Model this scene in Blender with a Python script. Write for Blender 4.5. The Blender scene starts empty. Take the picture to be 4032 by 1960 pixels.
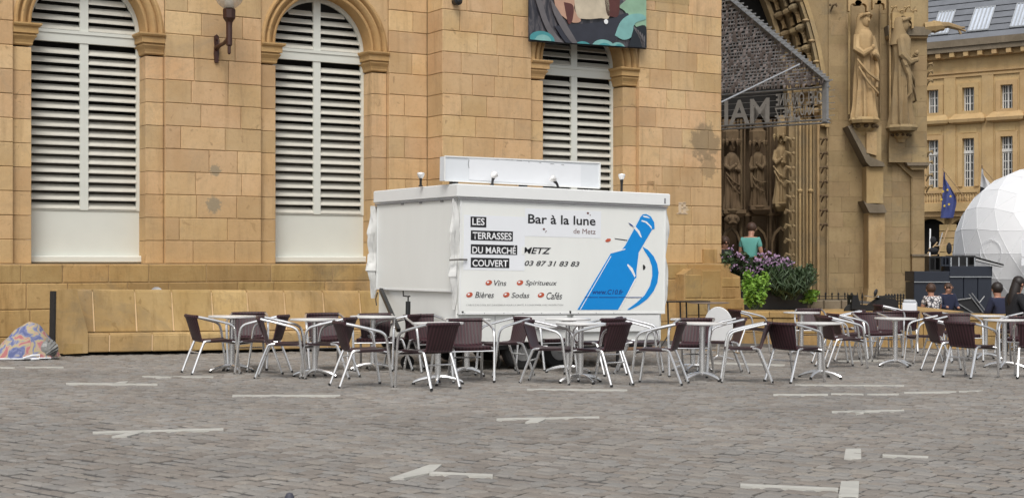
import bpy, bmesh, math, random
from mathutils import Vector, Matrix, Euler
import numpy as np
R = math.radians
rnd = random.Random(7)
sc = bpy.context.scene
COL = sc.collection

# ------------------------------------------------------------------ camera, world, sun
EYE = 1.28
cam_d = bpy.data.cameras.new('camera'); cam = bpy.data.objects.new('camera', cam_d); COL.objects.link(cam)
cam.location = (0, 0, EYE); cam.rotation_euler = (R(90), 0, 0)
cam_d.sensor_width = 36; cam_d.lens = 36*5820/4032; cam_d.shift_y = 51/4032
cam_d.clip_end = 600; sc.camera = cam
w = bpy.data.worlds.new('World'); sc.world = w; w.use_nodes = True
nt = w.node_tree; nt.nodes.clear()
sky = nt.nodes.new('ShaderNodeTexSky'); sky.sky_type = 'NISHITA'; sky.sun_disc = False
SUN_EL, SUN_AZ = 52, 184          # azimuth clockwise from +Y: behind the camera, a little to its right
sky.sun_elevation = R(SUN_EL); sky.sun_rotation = R(SUN_AZ); sky.dust_density = 3.0; sky.air_density = 1.0
hs = nt.nodes.new('ShaderNodeHueSaturation'); hs.inputs['Saturation'].default_value = 0.22   # grey overcast
bg = nt.nodes.new('ShaderNodeBackground'); bg.inputs['Strength'].default_value = 0.13
wo = nt.nodes.new('ShaderNodeOutputWorld')
nt.links.new(sky.outputs[0], hs.inputs['Color']); nt.links.new(hs.outputs[0], bg.inputs[0]); nt.links.new(bg.outputs[0], wo.inputs[0])
sl = bpy.data.lights.new('sun', 'SUN'); sl.energy = 1.5; sl.angle = R(26); sl.color = (1, .96, .9)
so = bpy.data.objects.new('sun', sl); COL.objects.link(so)
az = R(SUN_AZ); el = R(SUN_EL)
sd = Vector((math.sin(az)*math.cos(el), math.cos(az)*math.cos(el), math.sin(el)))
so.rotation_euler = sd.to_track_quat('Z', 'Y').to_euler(); so.location = (0, -5, 30)
sc.view_settings.view_transform = 'Standard'; sc.view_settings.look = 'None'
sc.view_settings.exposure = 0.22; sc.view_settings.gamma = 1.0
sc.cycles.use_denoising = True
sc.cycles.max_bounces = 6; sc.cycles.diffuse_bounces = 3; sc.cycles.glossy_bounces = 3

# ------------------------------------------------------------------ helpers
def G(x, y): return -(.012*x + .009*y)          # the square falls gently to the right and away
def ground_at(px, py):                            # where a sight line of the photograph meets the paving
    xn = (px-2016)/5820
    d = EYE/((py-1031)/5820 - .012*xn - .009)
    return Vector((xn*d, d, G(xn*d, d)))
class Frame:
    def __init__(s, loc, rz=0, ry=0):
        s.M = Matrix.Translation(loc) @ Matrix.Rotation(R(rz), 4, 'Z') @ Matrix.Rotation(ry, 4, 'Y')
        s.I = s.M.inverted(); s.loc = Vector(loc); s.eul = s.M.to_euler()
    def at(s, px, py=1031, n=0):
        o = s.I @ Vector((0, 0, EYE)); d = s.I.to_3x3() @ Vector(((px-2016)/5820, 1, -(py-1031)/5820))
        t = (-n-o.y)/d.y; p = o + t*d
        return p.x, p.z
    def box(s, px0, py0, px1, py1, n):            # x0,x1,z0,z1 of a picture rectangle on the plane y=-n
        x0, z1 = s.at(px0, py0, n); x1, z0 = s.at(px1, py1, n)
        return x0, x1, z0, z1
def empty(name, loc, rot=None, label=None, cat=None, group=None, kind=None):
    o = bpy.data.objects.new(name, None); COL.objects.link(o); o.location = loc
    o.empty_display_size = .2
    if rot is not None: o.rotation_euler = rot
    return tag(o, label, cat, group, kind)
def tag(o, label=None, cat=None, group=None, kind=None):
    if label: o['label'] = label
    if cat: o['category'] = cat
    if group: o['group'] = group
    if kind: o['kind'] = kind
    return o
def copy_tree(o, parent=None):
    c = o.copy(); COL.objects.link(c)
    if parent is not None: c.parent = parent
    for ch in list(o.children): copy_tree(ch, c)
    return c
class MB:
    def __init__(s): s.v = []; s.f = []; s.m = []; s.T = Matrix.Identity(4)
    def add(s, vs, fs, mi=0):
        b = len(s.v); s.v += [tuple(s.T @ Vector(p)) for p in vs]
        s.f += [tuple(b+i for i in f) for f in fs]; s.m += [mi]*len(fs)
        return s
    def box(s, x0, x1, y0, y1, z0, z1, mi=0):
        return s.add([(x0,y0,z0),(x1,y0,z0),(x1,y1,z0),(x0,y1,z0),(x0,y0,z1),(x1,y0,z1),(x1,y1,z1),(x0,y1,z1)],
                     [(0,3,2,1),(4,5,6,7),(0,1,5,4),(1,2,6,5),(2,3,7,6),(3,0,4,7)], mi)
    def prism(s, poly, y0, y1, mi=0):              # polygon in x,z extruded along y
        n = len(poly)
        a = sum(poly[i][0]*poly[(i+1) % n][1]-poly[(i+1) % n][0]*poly[i][1] for i in range(n))
        if a < 0: poly = poly[::-1]
        vs = [(p[0], y0, p[1]) for p in poly]+[(p[0], y1, p[1]) for p in poly]
        fs = [tuple(range(n)), tuple(range(2*n-1, n-1, -1))]+[(i, i+n, (i+1) % n+n, (i+1) % n) for i in range(n)]
        return s.add(vs, fs, mi)
    def tube(s, pts, r, seg=8, mi=0, closed=False):
        pts = [Vector(p) for p in pts]; n = len(pts)
        rr = r if isinstance(r, (list, tuple)) else [r]*n
        vs = []; prev = None
        for i, p in enumerate(pts):
            if closed: t = (pts[(i+1) % n]-pts[i-1])
            else: t = (pts[min(i+1, n-1)]-pts[max(i-1, 0)])
            t.normalize()
            if prev is None: a = t.orthogonal().normalized()
            else:
                a = prev-t*prev.dot(t)
                a = a.normalized() if a.length > 1e-6 else t.orthogonal().normalized()
            prev = a; b = t.cross(a)
            for k in range(seg):
                an = 2*math.pi*k/seg; vs.append(p+(a*math.cos(an)+b*math.sin(an))*rr[i])
        fs = []
        for i in range(n if closed else n-1):
            j = (i+1) % n
            for k in range(seg): fs.append((i*seg+k, i*seg+(k+1) % seg, j*seg+(k+1) % seg, j*seg+k))
        if not closed: fs += [tuple(range(seg-1, -1, -1)), tuple(range((n-1)*seg, n*seg))]
        return s.add([tuple(p) for p in vs], fs, mi)
    def lathe(s, prof, seg=16, c=(0, 0, 0), mi=0, sx=1, sy=1):
        vs = []; fs = []; n = len(prof)
        for r, z in prof:
            for k in range(seg):
                an = 2*math.pi*k/seg; vs.append((c[0]+r*sx*math.cos(an), c[1]+r*sy*math.sin(an), c[2]+z))
        for i in range(n-1):
            for k in range(seg): fs.append((i*seg+k, i*seg+(k+1) % seg, (i+1)*seg+(k+1) % seg, (i+1)*seg+k))
        fs += [tuple(range(seg-1, -1, -1)), tuple(range((n-1)*seg, n*seg))]
        return s.add(vs, fs, mi)
    def ball(s, c, r, seg=10, rings=7, mi=0, sc_=(1, 1, 1)):
        prof = [(math.sin(math.pi*i/rings)*r+1e-5, -math.cos(math.pi*i/rings)*r*sc_[2]) for i in range(rings+1)]
        return s.lathe(prof, seg, c, mi, sc_[0], sc_[1])
    def mesh(s, name, mats, smooth=False):
        me = bpy.data.meshes.new(name); me.from_pydata(s.v, [], s.f)
        if not isinstance(mats, (list, tuple)): mats = [mats]
        for m in mats: me.materials.append(m)
        if any(s.m): me.polygons.foreach_set('material_index', s.m)
        if smooth:
            me.polygons.foreach_set('use_smooth', [True]*len(me.polygons))
            try: me.set_sharp_from_angle(angle=R(38))
            except Exception: pass
        me.update(); return me
    def build(s, name, mats, parent=None, smooth=False, **k):
        o = bpy.data.objects.new(name, s.mesh(name, mats, smooth)); COL.objects.link(o)
        if parent is not None: o.parent = parent
        return tag(o, **k)
def link(name, me, parent=None, loc=(0, 0, 0)):
    o = bpy.data.objects.new(name, me); COL.objects.link(o); o.location = loc
    if parent is not None: o.parent = parent
    return o
def chamfer_box(mb, x0, x1, y0, y1, z0, z1, ch=.008, mi=0):   # front (y0) edges chamfered
    a = ch
    vs = [(x0,y1,z0),(x1,y1,z0),(x1,y1,z1),(x0,y1,z1),(x0,y0+a,z0),(x1,y0+a,z0),(x1,y0+a,z1),(x0,y0+a,z1),
          (x0+a,y0,z0+a),(x1-a,y0,z0+a),(x1-a,y0,z1-a),(x0+a,y0,z1-a)]
    fs = [(8,9,10,11),(4,5,9,8),(5,6,10,9),(6,7,11,10),(7,4,8,11),(0,1,5,4),(1,2,6,5),(2,3,7,6),(3,0,4,7),(3,2,1,0)]
    return mb.add(vs, fs, mi)

def arc_pts(ps, n=5):                                # Catmull-Rom through control points
    P = [Vector(p) for p in ps]; P = [2*P[0]-P[1]]+P+[2*P[-1]-P[-2]]; out = []
    for i in range(1, len(P)-2):
        for k in range(n):
            t = k/n; a, b_, c_, d_ = P[i-1:i+3]
            out.append(.5*((2*b_)+(-a+c_)*t+(2*a-5*b_+4*c_-d_)*t*t+(-a+3*b_-3*c_+d_)*t**3))
    return out+[P[-2]]

# ------------------------------------------------------------------ materials
def newmat(name):
    m = bpy.data.materials.new(name); m.use_nodes = True
    return m, m.node_tree, m.node_tree.nodes['Principled BSDF']
def mat(name, col, rough=.6, metal=0, var=.12, scale=6, bump=.0, bscale=60, objvar=0, spec=.5, coat=0, stretch=None, trans=0):
    m, t, b = newmat(name); N = t.nodes; L = t.links
    b.inputs['Roughness'].default_value = rough; b.inputs['Metallic'].default_value = metal
    b.inputs['Specular IOR Level'].default_value = spec; b.inputs['Coat Weight'].default_value = coat
    if trans: b.inputs['Transmission Weight'].default_value = trans
    co = N.new('ShaderNodeTexCoord'); src = co.outputs['Object']
    if stretch:
        mp = N.new('ShaderNodeMapping'); mp.inputs['Scale'].default_value = stretch; L.new(src, mp.inputs[0]); src = mp.outputs[0]
    nz = N.new('ShaderNodeTexNoise'); nz.inputs['Scale'].default_value = scale; nz.inputs['Detail'].default_value = 6; L.new(src, nz.inputs[0])
    mx = N.new('ShaderNodeMix'); mx.data_type = 'RGBA'
    mx.inputs[6].default_value = (*[c*(1-var) for c in col], 1); mx.inputs[7].default_value = (*[min(1, c*(1+var)) for c in col], 1)
    L.new(nz.outputs[0], mx.inputs[0]); out = mx.outputs[2]
    if objvar:
        oi = N.new('ShaderNodeObjectInfo'); mr = N.new('ShaderNodeMapRange')
        mr.inputs[3].default_value = 1-objvar; mr.inputs[4].default_value = 1+objvar; L.new(oi.outputs['Random'], mr.inputs[0])
        h = N.new('ShaderNodeHueSaturation'); L.new(out, h.inputs['Color']); L.new(mr.outputs[0], h.inputs['Value']); out = h.outputs[0]
    L.new(out, b.inputs['Base Color'])
    if bump:
        n2 = N.new('ShaderNodeTexNoise'); n2.inputs['Scale'].default_value = bscale; n2.inputs['Detail'].default_value = 5; L.new(src, n2.inputs[0])
        bp = N.new('ShaderNodeBump'); bp.inputs['Strength'].default_value = bump; bp.inputs['Distance'].default_value = .02
        L.new(n2.outputs[0], bp.inputs['Height']); L.new(bp.outputs[0], b.inputs['Normal'])
    return m
def stone(name, c1, c2, dirt, spots=(), objvar=.09, dirt_amt=.5, low=None, bump=.35, rough=.9, huevar=.004, streak=.3):
    """dressed limestone: blotches in world space, a tone of its own for each block, weathering patches"""
    m, t, b = newmat(name); N = t.nodes; L = t.links
    b.inputs['Roughness'].default_value = rough; b.inputs['Specular IOR Level'].default_value = .25
    geo = N.new('ShaderNodeNewGeometry'); P = geo.outputs['Position']
    def noise(scale, detail=6, rgh=.6, dist=0):
        n = N.new('ShaderNodeTexNoise'); n.inputs['Scale'].default_value = scale; n.inputs['Detail'].default_value = detail
        n.inputs['Roughness'].default_value = rgh; n.inputs['Distortion'].default_value = dist; L.new(P, n.inputs[0]); return n.outputs[0]
    def ramp(x, a, bb):
        r = N.new('ShaderNodeMapRange'); r.inputs[1].default_value = a; r.inputs[2].default_value = bb; L.new(x, r.inputs[0]); return r.outputs[0]
    def mixc(f, A, B):
        x = N.new('ShaderNodeMix'); x.data_type = 'RGBA'
        for i, q in ((0, f), (6, A), (7, B)):
            if isinstance(q, (tuple, list)): x.inputs[i].default_value = (*q, 1)
            elif isinstance(q, (float, int)): x.inputs[i].default_value = q
            else: L.new(q, x.inputs[i])
        return x.outputs[2]
    c = mixc(ramp(noise(1.1, 4, .6, .4), .35, .65), c1, c2)
    oi = N.new('ShaderNodeObjectInfo')
    mr = N.new('ShaderNodeMapRange'); mr.inputs[3].default_value = 1-objvar; mr.inputs[4].default_value = 1+objvar; L.new(oi.outputs['Random'], mr.inputs[0])
    m2 = N.new('ShaderNodeMath'); m2.operation = 'MULTIPLY'; m2.inputs[1].default_value = 7.31; L.new(oi.outputs['Random'], m2.inputs[0])
    m3 = N.new('ShaderNodeMath'); m3.operation = 'FRACT'; L.new(m2.outputs[0], m3.inputs[0])
    mh = N.new('ShaderNodeMapRange'); mh.inputs[3].default_value = .5-huevar; mh.inputs[4].default_value = .5+huevar; L.new(m3.outputs[0], mh.inputs[0])
    h = N.new('ShaderNodeHueSaturation'); L.new(c, h.inputs['Color']); L.new(mr.outputs[0], h.inputs['Value']); L.new(mh.outputs[0], h.inputs['Hue']); c = h.outputs[0]
    f = N.new('ShaderNodeMath'); f.operation = 'MULTIPLY'; f.inputs[1].default_value = dirt_amt
    L.new(ramp(noise(.7, 8, .75, .8), .52, .72), f.inputs[0]); c = mixc(f.outputs[0], c, dirt)
    fine = N.new('ShaderNodeMath'); fine.operation = 'MULTIPLY'; fine.inputs[1].default_value = .5
    L.new(ramp(noise(14, 6, .7), .5, .8), fine.inputs[0]); c = mixc(fine.outputs[0], c, tuple(q*.62 for q in c1))
    pit = N.new('ShaderNodeMath'); pit.operation = 'MULTIPLY'; pit.inputs[1].default_value = .55
    L.new(ramp(noise(5.5, 3, .5, 1.2), .66, .72), pit.inputs[0]); c = mixc(pit.outputs[0], c, tuple(q*.55 for q in c2))
    if low:
        sx = N.new('ShaderNodeSeparateXYZ'); L.new(P, sx.inputs[0])
        ad = N.new('ShaderNodeMath'); ad.operation = 'MULTIPLY_ADD'; ad.inputs[1].default_value = 1.6; L.new(noise(1.3, 5), ad.inputs[0]); L.new(sx.outputs[2], ad.inputs[2])
        g = N.new('ShaderNodeMapRange'); g.inputs[1].default_value = low[1]; g.inputs[2].default_value = low[2]; g.inputs[3].default_value = low[3]; g.inputs[4].default_value = 0
        L.new(ad.outputs[0], g.inputs[0]); c = mixc(g.outputs[0], c, low[0])
    mp = N.new('ShaderNodeMapping'); mp.inputs['Scale'].default_value = (3.2, 3.2, .35); L.new(P, mp.inputs[0])
    ns = N.new('ShaderNodeTexNoise'); ns.inputs['Scale'].default_value = 1.6; ns.inputs['Detail'].default_value = 7; ns.inputs['Roughness'].default_value = .7; L.new(mp.outputs[0], ns.inputs[0])
    sf = N.new('ShaderNodeMath'); sf.operation = 'MULTIPLY'; sf.inputs[1].default_value = streak; L.new(ramp(ns.outputs[0], .52, .70), sf.inputs[0]); c = mixc(sf.outputs[0], c, tuple(q*.66 for q in c2))
    for (p, r, col, amt) in spots:                 # stains with a shape of their own
        vm = N.new('ShaderNodeVectorMath'); vm.operation = 'DISTANCE'; L.new(P, vm.inputs[0]); vm.inputs[1].default_value = p
        a = N.new('ShaderNodeMath'); a.operation = 'MULTIPLY_ADD'; a.inputs[1].default_value = r*1.6; L.new(noise(3.2/max(r, .15), 4, .6), a.inputs[0]); L.new(vm.outputs['Value'], a.inputs[2])
        g = N.new('ShaderNodeMapRange'); g.inputs[1].default_value = r*1.55; g.inputs[2].default_value = r*1.8; g.inputs[3].default_value = amt; g.inputs[4].default_value = 0
        L.new(a.outputs[0], g.inputs[0]); c = mixc(g.outputs[0], c, col)
    L.new(c, b.inputs['Base Color'])
    bp = N.new('ShaderNodeBump'); bp.inputs['Strength'].default_value = bump; bp.inputs['Distance'].default_value = .03
    L.new(noise(9, 9, .7), bp.inputs['Height']); L.new(bp.outputs[0], b.inputs['Normal'])
    return m

BF = Frame((0, 29.1, 0), 31.5)                     # market building: x along the wall, -y out of it
N3 = .61                                           # the right-hand bay stands this far forward
def bpos(px, py, n): x, z = BF.at(px, py, n); return tuple(BF.M @ Vector((x, -n, z)))
M = {}
GREY = (.20, .175, .14)
GREY = (.30, .25, .17)
M['ashlar'] = stone('ashlar_limestone', (.61, .425, .24), (.55, .36, .185), (.39, .29, .18),
    spots=[(bpos(848, 672, 0), .11, GREY, .85), (bpos(842, 806, 0), .15, GREY, .85), (bpos(2320, 460, N3), .1, GREY, .8),
           (bpos(2775, 560, N3), .42, (.24, .18, .11), .75), (bpos(2790, 660, N3), .25, (.26, .19, .11), .6), (bpos(2440, 495, N3), .16, (.2, .15, .09), .7),
           (bpos(2690, 820, N3), .14, (.6, .48, .33), .7)],
    low=((.50, .325, .14), 1.9, 4.2, .6), objvar=.14, dirt_amt=.75, huevar=.006, streak=.55)
M['plinth'] = stone('plinth_limestone', (.46, .31, .135), (.38, .235, .09), (.20, .155, .095), objvar=.15, dirt_amt=1.0, streak=.7)
M['mortar'] = stone('old_mortar', (.48, .34, .18), (.42, .29, .145), (.22, .16, .09), objvar=0, dirt_amt=.4)
M['trim'] = stone('moulded_limestone', (.53, .35, .165), (.46, .285, .12), (.30, .20, .11), objvar=.05, dirt_amt=.5)
M['bench'] = stone('bench_limestone', (.51, .355, .17), (.43, .28, .115), (.24, .185, .11), objvar=.12, dirt_amt=.9, streak=.8)
M['joint'] = mat('pale_pointing', (.66, .47, .27), .9, var=.15, scale=20)
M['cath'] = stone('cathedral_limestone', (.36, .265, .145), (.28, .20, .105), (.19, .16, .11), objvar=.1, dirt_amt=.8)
M['cathdark'] = stone('sooty_shaded_limestone', (.17, .12, .07), (.12, .08, .045), (.07, .055, .04), objvar=.1, dirt_amt=.8)  # soot-dark stone; in the porch the dark colour also paints the shade
M['cathlight'] = stone('carved_limestone', (.46, .33, .17), (.36, .245, .12), (.24, .2, .14), objvar=.08, dirt_amt=.7)
M['copestone'] = stone('weathered_coping', (.22, .18, .13), (.16, .13, .09), (.1, .09, .07), objvar=.1)
M['town'] = stone('town_hall_limestone', (.58, .42, .215), (.52, .36, .175), (.36, .26, .14), objvar=.04, dirt_amt=.5, bump=.05)
M['towntrim'] = stone('town_hall_trim', (.53, .37, .19), (.46, .31, .15), (.36, .27, .17), objvar=.04, dirt_amt=.5, bump=.05)
M['white'] = mat('white_painted_wood', (.66, .67, .61), .5, var=.05, scale=3)
M['slat'] = mat('louvre_paint', (.60, .58, .51), .5, var=.1, scale=5, objvar=.05)
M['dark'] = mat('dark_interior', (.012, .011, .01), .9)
M['trailer'] = mat('trailer_panel', (.79, .80, .77), .38, var=.035, scale=2.2, spec=.4, stretch=(2.2, 2.2, .5))
M['trailer2'] = mat('trailer_edge', (.80, .81, .80), .35, var=.02)
M['pvc'] = mat('grey_soft_plastic', (.62, .62, .60), .35, var=.12, scale=9, bump=.3, bscale=14)
M['black'] = mat('black_paint', (.012, .012, .013), .45, var=.3, scale=12)
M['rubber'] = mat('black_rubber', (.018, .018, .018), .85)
M['print_black'] = mat('print_black', (.01, .01, .012), .5)
M['print_white'] = mat('print_white', (.82, .83, .84), .5, var=.01)
M['sticker'] = mat('sticker_white', (.79, .81, .84), .45, var=.02)
M['print_grey'] = mat('print_grey', (.06, .06, .065), .5)
M['print_brown'] = mat('print_brown', (.16, .07, .06), .5)
M['print_blue'] = mat('print_blue', (.0, .25, .68), .4, var=.04)
M['print_navy'] = mat('print_navy', (.01, .05, .24), .4)
M['print_red'] = mat('print_red', (.5, .10, .05), .45, var=.4, scale=25)
M['alu'] = mat('brushed_aluminium', (.80, .80, .80), .26, metal=.88, var=.06, scale=20, objvar=.04)
M['steel'] = mat('table_steel', (.90, .89, .87), .35, metal=.3, var=.06, scale=8)
M['iron'] = mat('brown_cast_iron', (.05, .017, .010), .4, var=.3, scale=10)
M['slate'] = mat('slate_roof', (.16, .17, .19), .7, var=.35, scale=1.2, bump=.4, bscale=6)
M['glassdark'] = mat('window_glass', (.03, .035, .04), .12, var=.4, scale=2)
M['skyglass'] = mat('skylight_glass', (.55, .6, .68), .15, var=.3, scale=1)
M['zinc'] = mat('zinc', (.42, .44, .46), .45, metal=.5)
M['navybox'] = mat('dark_blue_panel', (.016, .021, .034), .5, var=.25, scale=3)
M['domefab'] = mat('dome_fabric', (.90, .91, .93), .5, var=.02, scale=3, bump=.15, bscale=5)
M['skin'] = mat('skin', (.42, .22, .15), .5)
M['hair'] = mat('dark_hair', (.018, .012, .010), .5, var=.4, scale=40)
M['hairbrown'] = mat('brown_hair', (.06, .03, .018), .6, var=.4, scale=40)
M['teal'] = mat('teal_cotton', (.12, .36, .32), .9, var=.1, bump=.2, bscale=12)
M['navycloth'] = mat('navy_cotton', (.018, .022, .05), .9)
M['blackcloth'] = mat('black_cotton', (.012, .012, .015), .85)
M['leaf'] = mat('deep_green_leaf', (.04, .07, .026), .6, var=.5, scale=8)
M['leafl'] = mat('lime_green_leaf', (.20, .36, .05), .55, var=.55, scale=8)
M['purple'] = mat('mauve_petal', (.30, .19, .30), .7, var=.3, scale=12)
M['wood'] = mat('pale_wood', (.42, .29, .16), .7, var=.25, stretch=(1, 8, 8))
M['marking'] = mat('worn_white_marking', (.46, .45, .41), .8, var=.3, scale=7)
M['glassball'] = mat('lamp_globe', (.80, .74, .66), .12, var=.05, trans=.55)
M['lampcore'] = mat('lamp_core', (.82, .82, .8), .4)
M['grille'] = mat('galvanised_steel', (.36, .36, .36), .45, metal=.6, var=.3, scale=10)
M['grilled'] = mat('weathered_canopy_tabs', (.20, .165, .15), .55, metal=.3, var=.35, scale=6)
M['letter'] = mat('cut_out_letters', (.40, .38, .35), .6, var=.1)
# woven synthetic rattan
def rattan():
    m, t, b = newmat('brown_woven_plastic'); N = t.nodes; L = t.links
    co = N.new('ShaderNodeTexCoord'); a = N.new('ShaderNodeTexWave'); a.inputs['Scale'].default_value = 7.5; a.bands_direction = 'X'
    c = N.new('ShaderNodeTexWave'); c.inputs['Scale'].default_value = 28; c.bands_direction = 'Z'
    L.new(co.outputs['Object'], a.inputs[0]); L.new(co.outputs['Object'], c.inputs[0])
    mm = N.new('ShaderNodeMath'); mm.operation = 'MULTIPLY'; L.new(a.outputs['Fac'], mm.inputs[0]); L.new(c.outputs['Fac'], mm.inputs[1])
    x = N.new('ShaderNodeMix'); x.data_type = 'RGBA'; x.inputs[6].default_value = (.018, .006, .008, 1); x.inputs[7].default_value = (.10, .034, .044, 1)
    L.new(mm.outputs[0], x.inputs[0]); L.new(x.outputs[2], b.inputs['Base Color'])
    b.inputs['Roughness'].default_value = .5; bp = N.new('ShaderNodeBump'); bp.inputs['Strength'].default_value = .5; bp.inputs['Distance'].default_value = .004
    L.new(mm.outputs[0], bp.inputs['Height']); L.new(bp.outputs[0], b.inputs['Normal']); return m
M['rattan'] = rattan()
def sett_mat(name, island):
    m, t, b = newmat(name); N = t.nodes; L = t.links
    if island: r = N.new('ShaderNodeNewGeometry').outputs['Random Per Island']
    else: r = N.new('ShaderNodeObjectInfo').outputs['Random']
    cr = N.new('ShaderNodeValToRGB'); e = cr.color_ramp.elements
    e[0].position = 0; e[0].color = (.235, .21, .185, 1); e[1].position = 1; e[1].color = (.34, .315, .285, 1)
    for p, c in ((.25, (.29, .255, .22)), (.45, (.265, .25, .232)), (.65, (.32, .288, .25)), (.85, (.28, .268, .25))):
        q = e.new(p); q.color = (*c, 1)
    L.new(r, cr.inputs[0])
    geo = N.new('ShaderNodeNewGeometry'); nz = N.new('ShaderNodeTexNoise'); nz.inputs['Scale'].default_value = .45; nz.inputs['Detail'].default_value = 7
    L.new(geo.outputs['Position'], nz.inputs[0])
    mr = N.new('ShaderNodeMapRange'); mr.inputs[1].default_value = .3; mr.inputs[2].default_value = .7; mr.inputs[3].default_value = .68; mr.inputs[4].default_value = .92
    L.new(nz.outputs[0], mr.inputs[0]); h = N.new('ShaderNodeHueSaturation'); L.new(cr.outputs[0], h.inputs['Color']); L.new(mr.outputs[0], h.inputs['Value'])
    L.new(h.outputs[0], b.inputs['Base Color']); b.inputs['Roughness'].default_value = .68
    n2 = N.new('ShaderNodeTexNoise'); n2.inputs['Scale'].default_value = 45; L.new(geo.outputs['Position'], n2.inputs[0])
    bp = N.new('ShaderNodeBump'); bp.inputs['Strength'].default_value = .5; bp.inputs['Distance'].default_value = .01
    L.new(n2.outputs[0], bp.inputs['Height']); L.new(bp.outputs[0], b.inputs['Normal']); return m
M['sett'] = sett_mat('granite_sett', False); M['setts'] = sett_mat('granite_setts', True)
M['ground'] = mat('sanded_joints', (.085, .08, .075), .95, var=.3, scale=3, bump=.3, bscale=30)

# ------------------------------------------------------------------ ground and setts
def grid_ground():
    mb = MB(); xs = [-150, -40, -14, 14, 40, 150]; ys = [-20, 4, 30, 60, 120, 260]
    for y in ys:
        for x in xs: mb.v.append((x, y, G(x, y)-.012))
    for j in range(5):
        for i in range(5): a = j*6+i; mb.f.append((a, a+1, a+7, a+6)); mb.m.append(0)
    return mb.build('ground', M['ground'], kind='structure')
ground = grid_ground()
ROW = R(-39)                                        # direction of the rows of setts
ca, sa = math.cos(ROW), math.sin(ROW)
setts = []
pitch = .132
for j in range(-30, 420):
    v = 3+j*pitch; u = -34+rnd.uniform(0, .2)
    while u < 26:
        L_ = rnd.uniform(.10, .17)
        cu = u+L_/2; X = cu*ca-v*sa; Y = cu*sa+v*ca
        if 6.8 < Y < 27.5 and abs(X) < .385*Y+1.6 and not (X < 1.2 and Y > 27.8+.6128*X): setts.append((X, Y, L_, rnd.random()))
        u += L_
setts.sort(key=lambda s: (s[0]*.6)**2+s[1]**2 if abs(s[0]) < .35*s[1] else 1e6)
def sett_geo(L_, hgt, tilt):
    a, b_ = L_/2-.008, pitch/2-.015; c = .017
    return [(-a, -b_, -.02), (a, -b_, -.02), (a, b_, -.02), (-a, b_, -.02), (-a, -b_, hgt-.010), (a, -b_, hgt-.010), (a, b_, hgt-.010+tilt), (-a, b_, hgt-.010+tilt),
            (-a+c, -b_+c, hgt), (a-c, -b_+c, hgt), (a-c, b_-c, hgt+tilt), (-a+c, b_-c, hgt+tilt)]
SF = [(8,9,10,11),(4,5,9,8),(5,6,10,9),(6,7,11,10),(7,4,8,11),(0,1,5,4),(1,2,6,5),(2,3,7,6),(3,0,4,7)]
near = setts[:300]; rest = setts[300:]
protos = []
for k in range(8):
    mb = MB(); mb.add(sett_geo(.10+.011*k, .0, rnd.uniform(-.003, .003)), SF); protos.append((.10+.011*k, mb.mesh('sett', M['sett'], True)))
tiltm = Matrix.Rotation(.012, 4, 'Y') @ Matrix.Rotation(-.009, 4, 'X')
for X, Y, L_, q in near:
    me = min(protos, key=lambda p: abs(p[0]-L_))[1]
    o = link('sett', me, ground, (X, Y, G(X, Y)+rnd.uniform(-.004, .004)))
    o.rotation_euler = (tiltm @ Matrix.Rotation(ROW, 4, 'Z')).to_euler(); o.scale = (L_/[p[0] for p in protos if p[1] is me][0], 1, 1)
n = len(rest); V = np.zeros((n, 12, 3)); 
for i, (X, Y, L_, q) in enumerate(rest):
    pts = np.array(sett_geo(L_, rnd.uniform(-.006, .005), rnd.uniform(-.005, .005)))
    V[i, :, 0] = X+pts[:, 0]*ca-pts[:, 1]*sa; V[i, :, 1] = Y+pts[:, 0]*sa+pts[:, 1]*ca
    V[i, :, 2] = pts[:, 2]-.012*V[i, :, 0]-.009*V[i, :, 1]
F = (np.array(SF)[None]+12*np.arange(n)[:, None, None]).reshape(-1, 4)
me = bpy.data.meshes.new('sett_paving'); me.from_pydata(V.reshape(-1, 3).tolist(), [], F.tolist()); me.materials.append(M['setts']); me.update()
link('sett_paving', me, ground)['kind'] = 'stuff'

def marking(polys, label, group=None):
    mb = MB()
    for pts in polys:
        P = [ground_at(*p) for p in pts]; k = len(P)
        mb.add([(p.x, p.y, p.z+.0065) for p in P]+[(p.x, p.y, p.z-.01) for p in P], [tuple(range(k-1, -1, -1))]+[(i, (i+1) % k, (i+1) % k+k, i+k) for i in range(k)])
    return mb.build('ground_marking', M['marking'], label=label, cat='marking', group='white pitch markings on the setts')
def bar(x0, y0, x1, y1, h=3): return [(x0, y0-h/2), (x1, y1-h/2), (x1, y1+h/2), (x0, y0+h/2)]
marking([bar(0, 1447, 58, 1448), bar(100, 1447, 250, 1446, 4)], 'thin white painted dashes on the paving below the left end of the stone bench')
marking([bar(260, 1510, 620, 1514, 5), [(440, 1512), (470, 1503), (505, 1501), (490, 1512)]], 'white painted line with a slanted blob, in front of the stone bench')
marking([bar(560, 1482, 840, 1484), [(612, 1488), (640, 1481), (690, 1481), (670, 1488)]], 'white painted line ending under the leftmost café chairs')
marking([bar(915, 1558, 1340, 1558, 5)], 'plain thin white line on the paving just in front of the left café chairs')
marking([bar(365, 1704, 880, 1690, 7), [(440, 1719), (500, 1719), (570, 1701), (520, 1703)]], 'long white line with a slanted end mark in the left foreground')
marking([[(1535, 1884), (1590, 1884), (1700, 1862), (1740, 1830), (1690, 1831)], bar(1690, 1862, 1940, 1873, 9)], 'broad white arrow shaped mark with a tail, lowest in the middle foreground')
marking([bar(1955, 1651, 2360, 1643, 6), [(2068, 1663), (2120, 1664), (2150, 1650), (2090, 1652)]], 'white line with a blob in the middle of the paving, nearest in front of the chairs')
marking([bar(2075, 1533, 2470, 1536, 4)], 'thin white line just in front of the chairs below the bottle picture')
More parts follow.
